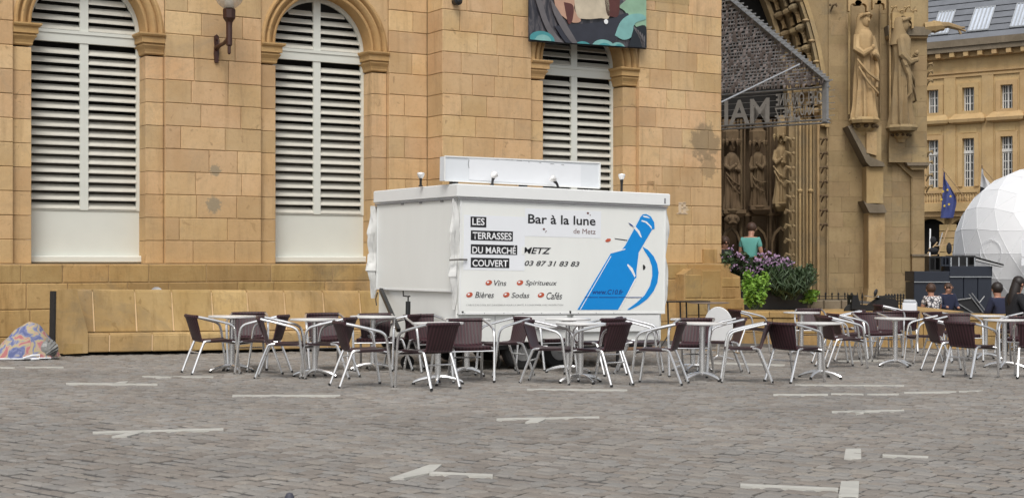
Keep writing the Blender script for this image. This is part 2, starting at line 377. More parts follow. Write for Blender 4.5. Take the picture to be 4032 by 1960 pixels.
marking([bar(3045, 1555, 3260, 1554, 6), bar(3272, 1551, 3400, 1552, 4), bar(3415, 1553, 3540, 1552, 4), bar(3560, 1546, 3765, 1543, 4), bar(3775, 1541, 3870, 1539, 3)], 'broken long white line across the paving on the right')
marking([bar(3275, 1622, 3560, 1616, 5), [(3355, 1620), (3405, 1619), (3400, 1629), (3370, 1630)]], 'pale line with a small square hanging under it, right of centre')
marking([[(3330, 1768), (3390, 1768), (3391, 1808), (3323, 1808)]], 'white square painted on the setts, the farther of two squares', )
marking([bar(3475, 1793, 3655, 1800, 6)], 'short white dash right of the farther white square')
marking([bar(2915, 1910, 3300, 1927, 9), [(3312, 1896), (3383, 1896), (3380, 1958), (3302, 1956)]], 'white square with a long line to its left, at the bottom edge')
marking([bar(2780, 1428, 3090, 1438, 5)], 'thin white line between the feet of the right café chairs')
marking([bar(3300, 1421, 3480, 1420, 3)], 'short thin white line under the stacked chairs on the right')
marking([bar(3130, 1515, 3560, 1518, 3)], 'faint white line right in front of the round table on the right')

# ------------------------------------------------------------------ market building
bld = empty('market_building', BF.loc, BF.eul, 'golden limestone market hall with white louvred arched windows behind the kiosk', 'building')
ZC = [1.25+.396*k for k in range(16)]
def block(x0, x1, z0, z1, n=0, depth=.22, mt='ashlar', g=.0045, name='stone', parent=None, ch=.009):
    mb = MB(); y = -n+rnd.uniform(-.004, .004)
    cx, cz = (x0+x1)/2, (z0+z1)/2
    chamfer_box(mb, x0+g-cx, x1-g-cx, y, -n+depth, z0+g-cz, z1-g-cz, ch)
    return link(name, mb.mesh(name, M[mt]), parent or bld, (cx, 0, cz))
def pier(x0, x1, n=0, z_top=7.2, avg=.66):
    for k in range(15):
        z0, z1 = ZC[k], ZC[k+1]
        if z0 > z_top: break
        if z0 > 6.4: continue
        wd = x1-x0; cuts = [x0]
        if wd > .55:
            x = x0+(rnd.uniform(.25, .55) if k % 2 else rnd.uniform(.5, .85))
            while x < x1-.3: cuts.append(x); x += rnd.uniform(.42, .9)
        cuts.append(x1)
        for a, b_ in zip(cuts, cuts[1:]): block(a, b_, z0, z1, n)
    mb = MB(); mb.box(x0+.01, x1-.01, -n+.018, 1.0, -.9, 7.6); mb.box(x0, x1, -n, 1.0, 6.59, 7.6); mb.build('masonry', M['mortar'], bld)
W = [(-8.27, 0), (-3.97, 0), (1.36, N3)]
XC = -1.89                                          # corner of the step forward
pier(-12.5, W[0][0]-1.27); pier(W[0][0]+1.27, W[1][0]-1.27); pier(W[1][0]+1.27, XC+.0)
pier(XC, W[2][0]-1.29, N3); pier(W[2][0]+1.29, 4.80, N3)
# return face of the forward bay: its own stones, seen from the left
for k in range(14):
    if ZC[k] > 6.4: break
    mb = MB(); d = .008
    mb.add([(XC-.006, -N3+.012, ZC[k]+d), (XC-.006, -.03, ZC[k]+d), (XC-.006, -.03, ZC[k+1]-d), (XC-.006, -N3+.012, ZC[k+1]-d),
            (XC+.05, -N3+.004, ZC[k]), (XC+.05, 0, ZC[k]), (XC+.05, 0, ZC[k+1]), (XC+.05, -N3+.004, ZC[k+1])],
           [(0,3,2,1), (0,1,5,4), (1,2,6,5), (2,3,7,6), (3,0,4,7)])
    mb.build('stone', M['ashlar'], bld)
def loft_rects(mb, secs, mi=0):                     # secs: (x0,x1,y0,y1,z)
    for a, b_ in zip(secs, secs[1:]):
        v = [(a[0],a[2],a[4]),(a[1],a[2],a[4]),(a[1],a[3],a[4]),(a[0],a[3],a[4]),(b_[0],b_[2],b_[4]),(b_[1],b_[2],b_[4]),(b_[1],b_[3],b_[4]),(b_[0],b_[3],b_[4])]
        mb.add(v, [(0,1,5,4),(1,2,6,5),(2,3,7,6),(3,0,4,7)], mi)
    s = secs[0]; mb.add([(s[0],s[2],s[4]),(s[1],s[2],s[4]),(s[1],s[3],s[4]),(s[0],s[3],s[4])], [(0,3,2,1)], mi)
    s = secs[-1]; mb.add([(s[0],s[2],s[4]),(s[1],s[2],s[4]),(s[1],s[3],s[4]),(s[0],s[3],s[4])], [(0,1,2,3)], mi)
def bay(c, n, r=.955, R_=1.27):
    if n: R_ = 1.29
    y = -n; zs = 5.21
    for sx in (-1, 1):                              # pilaster strips beside the opening
        a, b_ = sorted((c+sx*r, c+sx*R_))
        for k in range(10):
            if ZC[k] > 4.8: break
            z1 = min(ZC[k+1], 4.86)
            mb = MB(); g = .004; chamfer_box(mb, a+g, b_-g, y+.10+rnd.uniform(0, .004), y+.56, ZC[k]+g, z1-g, .006); mb.build('stone', M['ashlar'], bld)
        mb = MB(); e = 1                            # moulded impost
        def s(o, z, a=a, b_=b_): return (a-(o if sx > 0 else 0), b_+(o if sx < 0 else 0)+(0), y+.10-o, y+.52, z)
        loft_rects(mb, [s(.0, 4.84), s(.015, 4.86), s(.015, 4.885), s(.03, 4.93), s(.07, 4.99), s(.07, 5.005), s(.05, 5.01), s(.05, 5.03), s(.09, 5.035), s(.09, 5.135), s(.125, 5.15), s(.14, 5.175), s(.14, 5.20), s(.06, 5.212)])
        mb.build('impost', M['trim'], bld)
    prof = [(r, .56), (r, .13), (r+.01, .11), (r+.035, .10), (r+.055, .115), (r+.06, .14), (r+.075, .145), (r+.09, .10), (r+.12, .055), (r+.155, .04), (r+.185, .055),
            (r+.195, .09), (r+.21, .095), (r+.22, .05), (r+.245, .02), (r+.27, .015), (r+.29, .03), (R_, .05), (R_, .3)]
    mb = MB(); seg = 44; vs = []
    for i in range(seg+1):
        t = math.pi*i/seg
        for rr, yy in prof: vs.append((c-rr*math.cos(t), y+yy, zs+rr*math.sin(t)))
    k = len(prof)
    mb.add(vs, [(i*k+j, i*k+j+1, (i+1)*k+j+1, (i+1)*k+j) for i in range(seg) for j in range(k-1)])
    mb.build('archivolt', M['trim'], bld, True)
    mb = MB(); vs = []                              # wall round the arch
    for i in range(seg+1):
        t = math.pi*i/seg; x = c-R_*math.cos(t)*.995; vs += [(x, y+.045, zs+R_*.995*math.sin(t)), (x, y+.045, 7.6)]
    mb.add(vs, [(2*i, 2*i+2, 2*i+3, 2*i+1) for i in range(seg)]); mb.build('spandrel', M['ashlar'], bld)
    # white louvred window
    yw = y+.47; mb = MB(); mull = .072
    ztr0, ztr1, zp, zb = 4.99, 5.19, 2.16, 1.255
    mb.box(c-mull, c+mull, yw-.03, yw+.03, zp, zs+r-.02)                    # mullion
    mb.box(c-r, c+r, yw-.045, yw+.03, ztr0, ztr1-.055); mb.box(c-r, c+r, yw-.062, yw+.03, ztr1-.055, ztr1)  # transom
    for sx in (-1, 1):
        a, b_ = sorted((c+sx*(r-.055), c+sx*(r+.02))); mb.box(a, b_, yw-.025, yw+.03, zp, ztr0)
    vs = []
    for i in range(31):                              # arched frame
        t = math.pi*i/30
        for rr, yy in ((r+.02, yw+.03), (r+.02, yw-.025), (r-.06, yw-.025), (r-.06, yw+.03)): vs.append((c-rr*math.cos(t), yy, zs-.02+rr*math.sin(t)))
    mb.add(vs, [(i*4+j, i*4+j+1, (i+1)*4+j+1, (i+1)*4+j) for i in range(30) for j in range(3)])
    win = mb.build('window', M['white'], bld)
    pn = MB(); pn.box(c-r-.01, c+r+.01, yw-.005, yw+.03, zb+.12, zp-.012); pn.box(c-r-.01, c+r+.01, yw-.02, yw+.03, zp-.01, zp+.012); pn.build('lower_panel', M['white'], win)
    sl_ = MB(); chamfer_box(sl_, c-r-.02, c+r+.02, yw-.13, yw+.02, zb+.01, zb+.13, .02); sl_.build('sill', M['white'], win)
    sp = (ztr0-zp)/18.4
    def slat(x0, x1, z, wv):
        mb = MB(); s0 = .118; th = .014; tl = rnd.uniform(-.004, .004)
        mb.add([(x0, -.035, -.006), (x1, -.035, -.006), (x1, -.035, .012), (x0, -.035, .012), (x0, .075, s0-.03+tl), (x1, .075, s0-.03+tl), (x1, .075, s0-.012+tl), (x0, .075, s0-.012+tl)],
               [(0,1,2,3), (3,2,6,7), (0,4,5,1), (4,7,6,5), (0,3,7,4), (1,5,6,2)])
        o = link('slat', mb.mesh('slat', M['slat']), win, (0, yw, z)); return o
    z = zp+.02
    me0 = None
    while z < ztr0-.10:
        for a, b_ in ((c-r+.055, c-mull), (c+mull, c+r-.055)): slat(a, b_, z, 0)
        z += sp
    z = ztr1+.015
    while z < zs+r-.25:
        h = z+.1-zs; ww = math.sqrt(max(0, (r-.05)**2-max(0, h)**2))
        if ww > mull+.08:
            for a, b_ in ((c-ww, c-mull), (c+mull, c+ww)): slat(a, b_, z, 0)
        z += sp
    bb = MB(); bb.box(c-r, c+r, yw+.14, yw+.17, zp, 3.75); bb.build('backing_board', bpy.data.materials.get('grey_blind') or mat('grey_blind', (.10, .095, .085), .9), win)
    d = MB(); d.box(c-r-.12, c+r+.12, y+.74, y+.78, 1, 6.8); d.box(c-r-.12, c-r-.02, y+.58, y+.74, 1, 6.8); d.box(c+r+.02, c+r+.12, y+.58, y+.74, 1, 6.8)
    d.build('interior', M['dark'], bld)
for c, n in W: bay(c, n)
mb = MB(); mb.box(-12.5, 4.79, .8, 6.5, -.9, 7.6); mb.box(4.3, 4.79, -N3+.05, .9, -.9, 7.6); mb.build('masonry', M['mortar'], bld)
# plinth of large rough stones
def plinth(x0, x1, n):
    for (z0, z1) in ((.93, 1.235), (.50, .93), (.06, .50), (-.45, .06)):
        x = x0; first = True
        while x < x1-.01:
            x2 = x+rnd.uniform(.6, 1.25)
            if x1-x2 < .4: x2 = x1
            block(x, x2, z0, z1, n, .35, 'plinth', .005, ch=.012); x = x2
    mb = MB(); mb.box(x0, x1, -n+.015, .9, -.9, 1.225); mb.box(x0, x1, -n+.03, .5, 1.22, 1.25); mb.build('masonry', M['mortar'], bld)
plinth(-12.5, XC-.1, .12); plinth(XC-.1, 4.92, N3+.16)
# stepped stone base at the right corner
x0, x1, z0, z1 = BF.box(2690, 1062, 2915, 1175, N3+.4)
mb = MB()
xa, za = BF.at(2692, 1080, N3+.42); xb, zb_ = BF.at(2838, 1058, N3+.42); xc, zc = BF.at(2914, 1088, N3+.42); xd, zd = BF.at(2930, 1175, N3+.42)
mb.prism([(xa, -.6), (xd, -.6), (xd, zd), (xc+.02, zd), (xc, zc), (xb, zb_), (xa+.2, zb_), (xa, za)], -N3-.42, 1.0)
mb.build('corner_base', M['plinth'], bld)
for (a, b_, c_, d_) in ((2700, 1082, 2762, 1172), (2764, 1064, 2838, 1172), (2842, 1092, 2912, 1130), (2842, 1133, 2896, 1172), (2700, 1176, 2790, 1240), (2793, 1176, 2925, 1215)):
    q0, q1, q2, q3 = BF.box(a, b_, c_, d_, N3+.43); mb = MB(); chamfer_box(mb, q0, q1, -N3-.435, -N3-.40, q2, q3, .012); mb.build('stone', M['plinth'], bld)
x0, x1, z0, z1 = BF.box(2770, 980, 2826, 1056, N3+.05); block(x0, x1, z0, z1, N3+.05, .1, 'plinth')
# faded stencil of a bird-like mark on the pier
mb = MB()
for (a, b_, c_, d_) in ((2672, 800, 2682, 842), (2690, 795, 2700, 842), (2665, 838, 2708, 843), (2672, 796, 2700, 804), (2684, 815, 2700, 822)):
    x0, x1, z0, z1 = BF.box(a, b_, c_, d_, N3+.004); mb.box(x0, x1, -N3-.007, -N3+.002, z0, z1)
mb.build('stencil', mat('faded_chalk', (.6, .47, .33), .9), bld)
# small bracket
x0, x1, z0, z1 = BF.box(2548, 714, 2572, 742, N3)
mb = MB(); mb.tube([(x0, -N3-.03, z0), (x0, -N3-.03, z1), (x1, -N3-.03, z1), (x1, -N3-.03, z0)], .012, 6); mb.build('bracket', M['mortar'], bld)

# wall lantern
u, z = BF.at(850, 190, 0)
lp = empty('wall_lantern', BF.M @ Vector((u, 0, z)), BF.eul, 'brown iron wall lantern with clear round globe, fixed between the two left windows', 'lantern')
mb = MB(); mb.prism([(-.03, -.26), (.03, -.26), (.045, -.1), (.035, .05), (.04, .2), (0, .235), (-.04, .2), (-.035, .05), (-.045, -.1)], -.045, 0); mb.build('wall_plate', M['iron'], lp)
mb = MB(); mb.tube([(0, -.03, .0), (0, -.2, .02), (0, -.4, .03), (0, -.62, .08)], [.045, .032, .032, .045], 10); mb.tube([(0, -.05, .15), (0, -.14, .12), (0, -.16, .04)], .014, 8)
mb.tube([(0, -.03, -.05), (0, -.12, -.03), (0, -.22, .0)], .016, 8); mb.build('arm', M['iron'], lp, True)
mb = MB(); mb.lathe([(.012, -.22), (.03, -.20), (.03, -.08), (.055, -.06), (.055, .28), (.06, .33), (.11, .40), (.115, .54), (.10, .56), (.02, .56)], 8, (0, -.65, .03)); mb.build('post', M['iron'], lp)
gb = MB(); gb.ball((0, -.65, .83), .245, 28, 18); gb.build('globe', M['glassball'], lp, True)
mb = MB(); mb.lathe([(.06, .60), (.065, .66), (.035, .84), (.02, .88), (.05, .90), (.08, .93)], 12, (0, -.65, .02)); mb.build('lamp_core', M['lampcore'], lp, True)
# dark camera dome
u, z = BF.at(1789, 8, N3)
cd = empty('wall_spotlight', BF.M @ Vector((u, -N3, z)), BF.eul, 'small black round fitting on the stone wall left of the poster', 'wall fitting')
mb = MB(); mb.T = Matrix.Rotation(R(90), 4, 'X'); mb.lathe([(.05, 0), (.065, .01), (.065, .07), (.085, .1), (.085, .16), (.06, .17)], 18); mb.build('housing', M['black'], cd, True)
mb = MB(); mb.ball((0, -.165, 0), .055, 12, 8); mb.build('lens', M['glassdark'], cd, True)

# ------------------------------------------------------------------ poster hung over the third window
def poster_mat():
    m, t, b = newmat('poster_print'); N = t.nodes; L = t.links
    co = N.new('ShaderNodeTexCoord'); mp = N.new('ShaderNodeMapping'); mp.inputs['Rotation'].default_value = (0, R(38), 0); mp.inputs['Scale'].default_value = (1.6, 1, .5)
    nz = N.new('ShaderNodeTexNoise'); nz.inputs['Scale'].default_value = 2.6; nz.inputs['Detail'].default_value = 4; nz.inputs['Distortion'].default_value = 1.4
    L.new(co.outputs['Object'], mp.inputs[0]); L.new(mp.outputs[0], nz.inputs[0])
    cr = N.new('ShaderNodeValToRGB'); e = cr.color_ramp.elements; e[0].color = (.012, .012, .016, 1); e[0].position = .3; e[1].color = (.20, .17, .17, 1); e[1].position = .75
    for p, c in ((.45, (.035, .035, .045)), (.52, (.10, .09, .095)), (.58, (.05, .05, .06))): q = e.new(p); q.color = (*c, 1)
    L.new(nz.outputs[0], cr.inputs[0]); L.new(cr.outputs[0], b.inputs['Base Color']); b.inputs['Roughness'].default_value = .3
    return m
x0, zl = BF.at(2082, 163, N3+.16); x1, zr = BF.at(2543, 193, N3+.16)
ps = empty('poster', BF.M @ Vector((x0, -N3-.16, zl)), BF.eul, 'hanging printed banner of a dark boat on teal waves above the third window', 'banner')
pw = x1-x0; dz = zr-zl
mb = MB(); nx = 24
for i in range(nx+1):
    f = i/nx; zz = dz*f+.004*math.sin(f*23); mb.v += [(pw*f, .006*math.sin(f*14), zz), (pw*f, .01*math.sin(f*9), 2.2)]
mb.f = [(2*i, 2*i+2, 2*i+3, 2*i+1) for i in range(nx)]; mb.m = [0]*nx
bk = [(a, b_+.02, c_) for a, b_, c_ in mb.v]; q = len(mb.v); mb.v += bk; mb.f += [(q+2*i+1, q+2*i+3, q+2*i+2, q+2*i) for i in range(nx)]+[(2*i, q+2*i, q+2*i+2, 2*i+2) for i in range(nx)]; mb.m += [0]*2*nx
mb.build('sheet', poster_mat(), ps)
mb = MB(); mb.tube([(pw*i/nx, .006*math.sin(i/nx*14)-.003, dz*i/nx+.004*math.sin(i/nx*23)) for i in range(nx+1)], .012, 6); mb.build('hem', M['black'], ps)
for f in (.01, .35, .68, .98):
    mb = MB(); mb.T = Matrix.Translation((pw*f+.02*(f < .5)-.02*(f > .9), -.02, dz*f+.05)) @ Matrix.Rotation(R(90), 4, 'X'); mb.lathe([(.02, 0), (.02, .008), (.012, .01)], 10); mb.build('eyelet', M['alu'], ps)
PX = lambda a, b_: ((a/2459*550+2050-2082)/461*pw, (163-b_/1252*280)/5820*30.0+dz*((a/2459*550+2050-2082)/461)*0)
pc = {k: mat('poster_'+k, v, .3, var=.3, scale=5) for k, v in dict(teal=(.06, .27, .29), pale=(.20, .42, .40), hull=(.03, .032, .045), skin=(.50, .30, .21), cloth=(.55, .47, .35), brown=(.10, .03, .025), green=(.26, .42, .29), dark=(.012, .016, .022), strap=(.13, .12, .125)).items()}
def pshape(name, pts, mt, lay):
    mb = MB(); pts = pts if len(pts) < 4 else [tuple(q)[:2] for q in arc_pts([(a, b_, 0) for a, b_ in pts+[pts[0]]], 5)][:-1]; P = [PX(*p) for p in pts]; P = [(min(max(a, .01), pw-.01), max(c_, dz*min(max(a, .01), pw-.01)/pw+.012)) for a, c_ in P]; mb.prism(P, -.030-.002*lay, -.021); mb.build(name, pc[mt], ps)
pshape('printed_sky', [(1680, 0), (2210, -400), (2210, 420), (1950, 250), (1800, 60)], 'green', 0)
pshape('printed_hull', [(560, 440), (900, 380), (1400, 280), (1860, 90), (1760, 420), (1600, 600), (1250, 740), (820, 740)], 'hull', 1)
pshape('printed_figure', [(520, -300), (960, -300), (900, 100), (1020, 300), (880, 350), (700, 260), (590, 150)], 'skin', 2)
pshape('printed_figure', [(880, -300), (1420, -300), (1520, 180), (1350, 230), (1080, 270), (940, 200)], 'cloth', 3)
pshape('printed_figure', [(1420, -300), (1680, -300), (1690, 130), (1560, 180), (1470, 120)], 'brown', 3)
pshape('printed_figure', [(720, 20), (880, 60), (880, 260), (840, 370), (790, 350)], 'brown', 4)
pshape('printed_strap', [(230, 0), (330, 0), (480, 420), (720, 730), (600, 740), (400, 460)], 'strap', 2)
pshape('printed_strap', [(500, 0), (620, 160), (800, 440), (960, 700), (900, 740), (700, 500), (540, 200)], 'strap', 4)
def wave(cx, cz, s, mt, mt2, lay):
    pts = [(cx+s*math.cos(a), cz-s*.72*math.sin(a)) for a in [math.pi*i/14 for i in range(15)]]
    pshape('printed_wave', pts, mt, lay)
    pts = [(cx+s*.1+s*.62*math.cos(a), cz-s*.45*math.sin(a)) for a in [math.pi*i/10 for i in range(11)]]
    pshape('printed_wave', pts, mt2, lay+1)
wave(350, 700, 215, 'teal', 'pale', 3); wave(1060, 760, 150, 'teal', 'pale', 3); wave(1420, 740, 210, 'pale', 'teal', 4); wave(1680, 700, 120, 'pale', 'teal', 5)
pshape('printed_wave', [(1620, 500), (1720, 260), (1880, 120), (2100, 80), (2180, 160), (1980, 260), (1930, 480), (1780, 560)], 'pale', 5)
pshape('printed_wave', [(1960, 330), (2190, 300), (2190, 800), (1870, 790), (1900, 560)], 'dark', 6)
for k in range(6): pshape('printed_streak', [(1950+k*38, 330+k*30), (1975+k*38, 320+k*30), (2150, 560+k*55), (2130, 580+k*55)], 'strap', 8)
mb = MB(); a, c_ = PX(1455, 280); mb.T = Matrix.Translation((a, -.045, c_)) @ Matrix.Rotation(R(90), 4, 'X'); mb.lathe([(.05, 0), (.05, .006), (.02, .008)], 12); mb.build('printed_ring', M['print_white'], ps)

# ------------------------------------------------------------------ stone bench against the wall
SL = .0149
bx, bz = BF.at(218, 1388, 1.85)
bo = BF.M @ Vector((BF.at(218, 1388, 2.6)[0], -2.6, 0)); bo.z = G(bo.x, bo.y)
KF = Frame(bo, 31.5, SL)
bench = empty('stone_bench', bo, KF.eul, 'long golden stone bench with high back along the wall, left of the white kiosk', 'bench')
def kb(px, py, n): return KF.at(px, py, n)          # n measured from the seat front
zt = kb(300, 1139, -.55)[1]; zs_ = kb(900, 1306, 0)[1]; zbt = kb(500, 1384, 0)[1]; xr = kb(1720, 1300, 0)[0]
prof = lambda: [(0, zbt), (0, zs_-.02), (.02, zs_), (.36, zs_-.005), (.50, zt-.02), (.53, zt), (.86, zt), (.86, zbt)]
def profblock(name, x0, x1, pts, mt='bench', g=.006):
    mb = MB(); k = len(pts); cx = (x0+x1)/2
    vs = [(x0+g-cx, p[0], p[1]) for p in pts]+[(x1-g-cx, p[0], p[1]) for p in pts]
    mb.add(vs, [tuple(range(k)), tuple(range(2*k-1, k-1, -1))]+[(i, i+k, (i+1) % k+k, (i+1) % k) for i in range(k)])
    me = mb.mesh(name, M[mt]); bm = bmesh.new(); bm.from_mesh(me); bmesh.ops.recalc_face_normals(bm, faces=bm.faces)
    bmesh.ops.bevel(bm, geom=[e for e in bm.edges if e.calc_face_angle(0) > .3], offset=.012, segments=2, affect='EDGES'); bm.to_mesh(me); bm.free()
    return link(name, me, bench, (cx, 0, 0))
xe = kb(332, 1300, 0)[0]
zt2 = kb(260, 1139, 0)[1]; x3 = kb(300, 1145, 0)[0]; x4 = kb(345, 1300, 0)[0]
mb = MB(); mb.prism([(0, zbt-.01), (x4, zbt-.01), (x4, zs_+.0), (x3, zt2), (.02, zt2), (0, zt2-.02)], -.03, .27); mb.build('end_block', M['bench'], bench)
mb = MB(); mb.prism([(.10, zbt-.02), (x4-.08, zbt-.01), (x4-.08, zbt+.13), (.12, zbt+.14)], -.034, -.03); mb.build('worn_patch', M['plinth'], bench)
vx = [kb(p, 1200, -.42)[0] for p in (368, 535, 680, 837, 977, 1123, 1276, 1420, 1570)]
vx = [xe]+vx+[xr]
for a, b_ in zip(vx, vx[1:]): profblock('back_stone', a, b_, [(.34, zs_-.0), (.48, zt-.02), (.51, zt), (.86, zt), (.86, zs_)])
sx_ = [xe]+[kb(p, 1350, 0)[0] for p in (432, 600, 752, 930, 1110, 1290, 1480)]+[xr]
for a, b_ in zip(sx_, sx_[1:]): profblock('seat_stone', a, b_, [(0, zbt), (0, zs_-.03), (.02, zs_-.005), (.86, zs_-.005), (.86, zbt)])
mb = MB(); mb.box(xe, xr-.01, .03, .84, zbt+.02, zs_-.05); mb.box(xe, xr-.01, .55, .83, zs_-.1, zt-.03); 
for a in vx[1:-1]: mb.add([(a-.012, .352, zs_+.01), (a+.012, .352, zs_+.01), (a+.008, .49, zt-.035), (a-.008, .49, zt-.035)], [(0, 1, 2, 3)])
for a in sx_[1:-1]: mb.box(a-.01, a+.01, .008, .02, zbt+.01, zs_-.03)
mb.build('pointing', M['joint'], bench)
mb = MB(); mb.box(.1, xr-.1, .30, .8, -.2, zbt-.005); mb.build('base', M['rubber'], bench)  # recessed base, coloured black to paint the shadow gap under the bench
mb = MB(); mb.box(-.03, -.003, .0, .255, -.05, zt2-.03); mb.build('end_shade', M['rubber'], bench)  # added black box standing in for the shadow at the bench's left end
# pale disc behind the bench
x, z = BF.at(612, 1139, .95)
ds = empty('white_dish', BF.M @ Vector((x, -.97, z-.07)), BF.eul, 'round white dish leaning behind the top edge of the stone bench', 'dish')
mb = MB(); mb.T = Matrix.Rotation(R(82), 4, 'X'); mb.lathe([(.03, .03), (.05, .0), (.08, .01), (.105, .04), (.108, .045), (.10, .04), (.07, .02), (.03, .018)], 24); mb.build('bowl', M['print_white'], ds, True)
mb = MB(); mb.T = Matrix.Rotation(R(82), 4, 'X'); mb.lathe([(.03, -.008), (.045, -.008), (.05, .004), (.03, .004)], 20); mb.build('foot_ring', M['sticker'], ds)

# covered bundle at the left end
def cloth_mat():
    m, t, b = newmat('flowered_cloth'); N = t.nodes; L = t.links; co = N.new('ShaderNodeTexCoord')
    nz = N.new('ShaderNodeTexNoise'); nz.inputs['Scale'].default_value = 6.5; nz.inputs['Detail'].default_value = 3; nz.inputs['Distortion'].default_value = 1.1; L.new(co.outputs['Object'], nz.inputs[0])
    cr = N.new('ShaderNodeValToRGB'); cr.color_ramp.interpolation = 'EASE'; e = cr.color_ramp.elements; e[0].position = .36; e[0].color = (.10, .12, .25, 1); e[1].position = .66; e[1].color = (.40, .15, .15, 1)
    for p, c in ((.44, (.16, .18, .32)), (.48, (.28, .27, .32)), (.53, (.42, .36, .18)), (.57, (.45, .33, .25)), (.61, (.42, .20, .20))): q = e.new(p); q.color = (*c, 1)
    L.new(nz.outputs[0], cr.inputs[0]); L.new(cr.outputs[0], b.inputs['Base Color']); b.inputs['Roughness'].default_value = .9; return m
p = ground_at(95, 1412); bd = empty('covered_bundle', p, (0, 0, R(20)), 'bundle under a flowered blue and yellow cloth, on the ground left of the bench', 'bundle')
def blanket(w_, h_, dp):
    mb = MB(); nu, nv = 40, 16; vs = []
    for j in range(nv+1):
        tt = j/nv
        for i in range(nu):
            a = 2*math.pi*i/nu; rr = math.sin(tt*math.pi/2)**.8
            x = math.cos(a)*rr; y = math.sin(a)*rr
            hh = (1-rr**2.2)*(h_*(.42+.58*max(0, min(1, (x+1.0)/1.25))))
            rip = 1+.06*math.sin(a*7+1)*tt+.04*math.sin(a*13)*tt
            vs.append((x*w_*rip, y*dp*rip, hh+.02+.012*math.sin(x*18)*math.cos(y*9)))
    fs = [(j*nu+i, j*nu+(i+1) % nu, (j+1)*nu+(i+1) % nu, (j+1)*nu+i) for j in range(nv) for i in range(nu)]
    mb.add(vs, fs); return mb
mb = blanket(.48, .54, .30); mb.build('cloth', cloth_mat(), bd, True)
mb = MB(); mb.tube([(.46*math.cos(2*math.pi*i/40)*(1+.06*math.sin(2*math.pi*i/40*7+1)+.04*math.sin(2*math.pi*i/40*13)), .30*math.sin(2*math.pi*i/40)*(1+.06*math.sin(2*math.pi*i/40*7+1)+.04*math.sin(2*math.pi*i/40*13)), .02) for i in range(40)], .010, 6, closed=True); mb.build('white_hem', M['sticker'], bd)
mb = MB(); mb.tube([(-.02, -.3, .03), (.1, -.36, .07), (.2, -.34, .07), (.19, -.36, .02), (.08, -.39, .015)], .014, 6); mb.build('handle', M['sticker'], bd, True)
mb = MB()
for k in range(9):
    a = R(-60+k*15); mb.add([(.22, -.22, .02), (.22+.24*math.cos(a)*1.0, -.26+.05*math.sin(k), .15+.17*math.sin(a)), (.22+.24*math.cos(a+R(11)), -.22+.05*math.sin(k), .15+.17*math.sin(a+R(11))), (.26, -.12, .12)], [(0, 1, 2, 3)])
mb.ball((.3, -.16, .13), .14, 12, 8, 0, (1, .6, .95)); mb.build('striped_bag', mat('grey_striped_plastic', (.2, .2, .19), .35, var=.8, scale=18), bd)

# ------------------------------------------------------------------ kiosk trailer
D0 = 19.4; c0 = Vector(((1792-2016)/5820*D0, D0, 0)); c0.z = G(c0.x, c0.y)
TF = Frame(c0, 31.5, SL)
tr = empty('drinks_kiosk_trailer', c0, TF.eul, 'closed white bar kiosk trailer with a blue bottle picture on its front', 'kiosk trailer')
ztop = TF.at(1792, 723)[1]; zf = TF.at(1792, 776)[1]; TL = TF.at(2620, 1031)[0]; zlow = TF.at(2200, 1345)[1]
zpb = TF.at(2200, 1232)[1]; zpt = TF.at(2200, 805)[1]
# depth of the box from the left end of its side
o = TF.I @ Vector((0, 0, EYE)); d = TF.I.to_3x3() @ Vector(((1478-2016)/5820, 1, 0)); t = -o.x/d.x; TD = (o+t*d).y
TD = TD-.03
zsb = (TF.I @ Vector((0, 0, EYE))).z; 
def side(px, py):                                   # on the left side plane x=0
    o = TF.I @ Vector((0, 0, EYE)); d = TF.I.to_3x3() @ Vector(((px-2016)/5820, 1, -(py-1031)/5820)); t = -o.x/d.x; p = o+t*d
    return p.y, p.z
zsp = side(1640, 1141)[1]
mb = MB(); chamfer_box(mb, .03, TL-.03, .04, TD-.04, zlow, zf+.02, .01); mb.build('body', M['trailer'], tr)
mb = MB(); loft_rects(mb, [(-.02, TL+.02, -.03, TD+.03, zf), (-.035, TL+.035, -.045, TD+.045, zf+.015), (-.035, TL+.035, -.045, TD+.045, ztop-.012), (-.02, TL+.02, -.03, TD+.03, ztop)]); mb.build('roof_fascia', M['trailer2'], tr)
mb = MB(); mb.tube([(-.005, -.035, zf-.02), (TL, -.035, zf-.02)], .011, 6); mb.tube([(-.03, -.0, zf-.02), (-.03, TD, zf-.02)], .011, 6); mb.box(TL-.07, TL-.045, -.052, -.04, zf+.04, zf+.11); mb.build('roof_seal', mat('grey_seal', (.25, .25, .26), .6), tr)
mb = MB(); x0 = TF.at(1808, 1000)[0]; chamfer_box(mb, x0, TL-.01, -.012, .035, zpb, zpt, .012); mb.build('front_flap', M['trailer'], tr)
mb = MB()
for a in ((x0, TL-.01, zpt-.012, zpt+.012), (x0, TL-.01, zpb-.014, zpb+.012)): mb.box(a[0], a[1], -.02, .0, a[2], a[3])
for a in (x0, TL-.03): mb.box(a, a+.02, -.018, .0, zpb+.012, zpt-.012)
mb.build('flap_frame', M['trailer2'], tr)
y0s, _ = side(1765, 1000); 
mb = MB(); mb.T = Matrix.Rotation(R(-90), 4, 'Z'); chamfer_box(mb, -TD+.04, -.10, -.012, .025, zsp, zf-.02, .012); mb.build('side_flap', M['trailer'], tr)
mb = MB(); mb.box(-.018, .0, .09, TD-.03, zsp-.012, zsp+.014); mb.box(-.018, 0, .095, .115, zsp, zf-.03); mb.box(-.018, 0, TD-.06, TD-.04, zsp, zf-.03); mb.build('flap_frame', M['trailer2'], tr)
mb = MB(); mb.box(.9, 1.75, -.012, .03, zpb-.2, zpb-.03); mb.box(1.85, TL-.1, -.012, .03, zpb-.26, zpb-.03); mb.build('lower_hatch', M['trailer2'], tr)
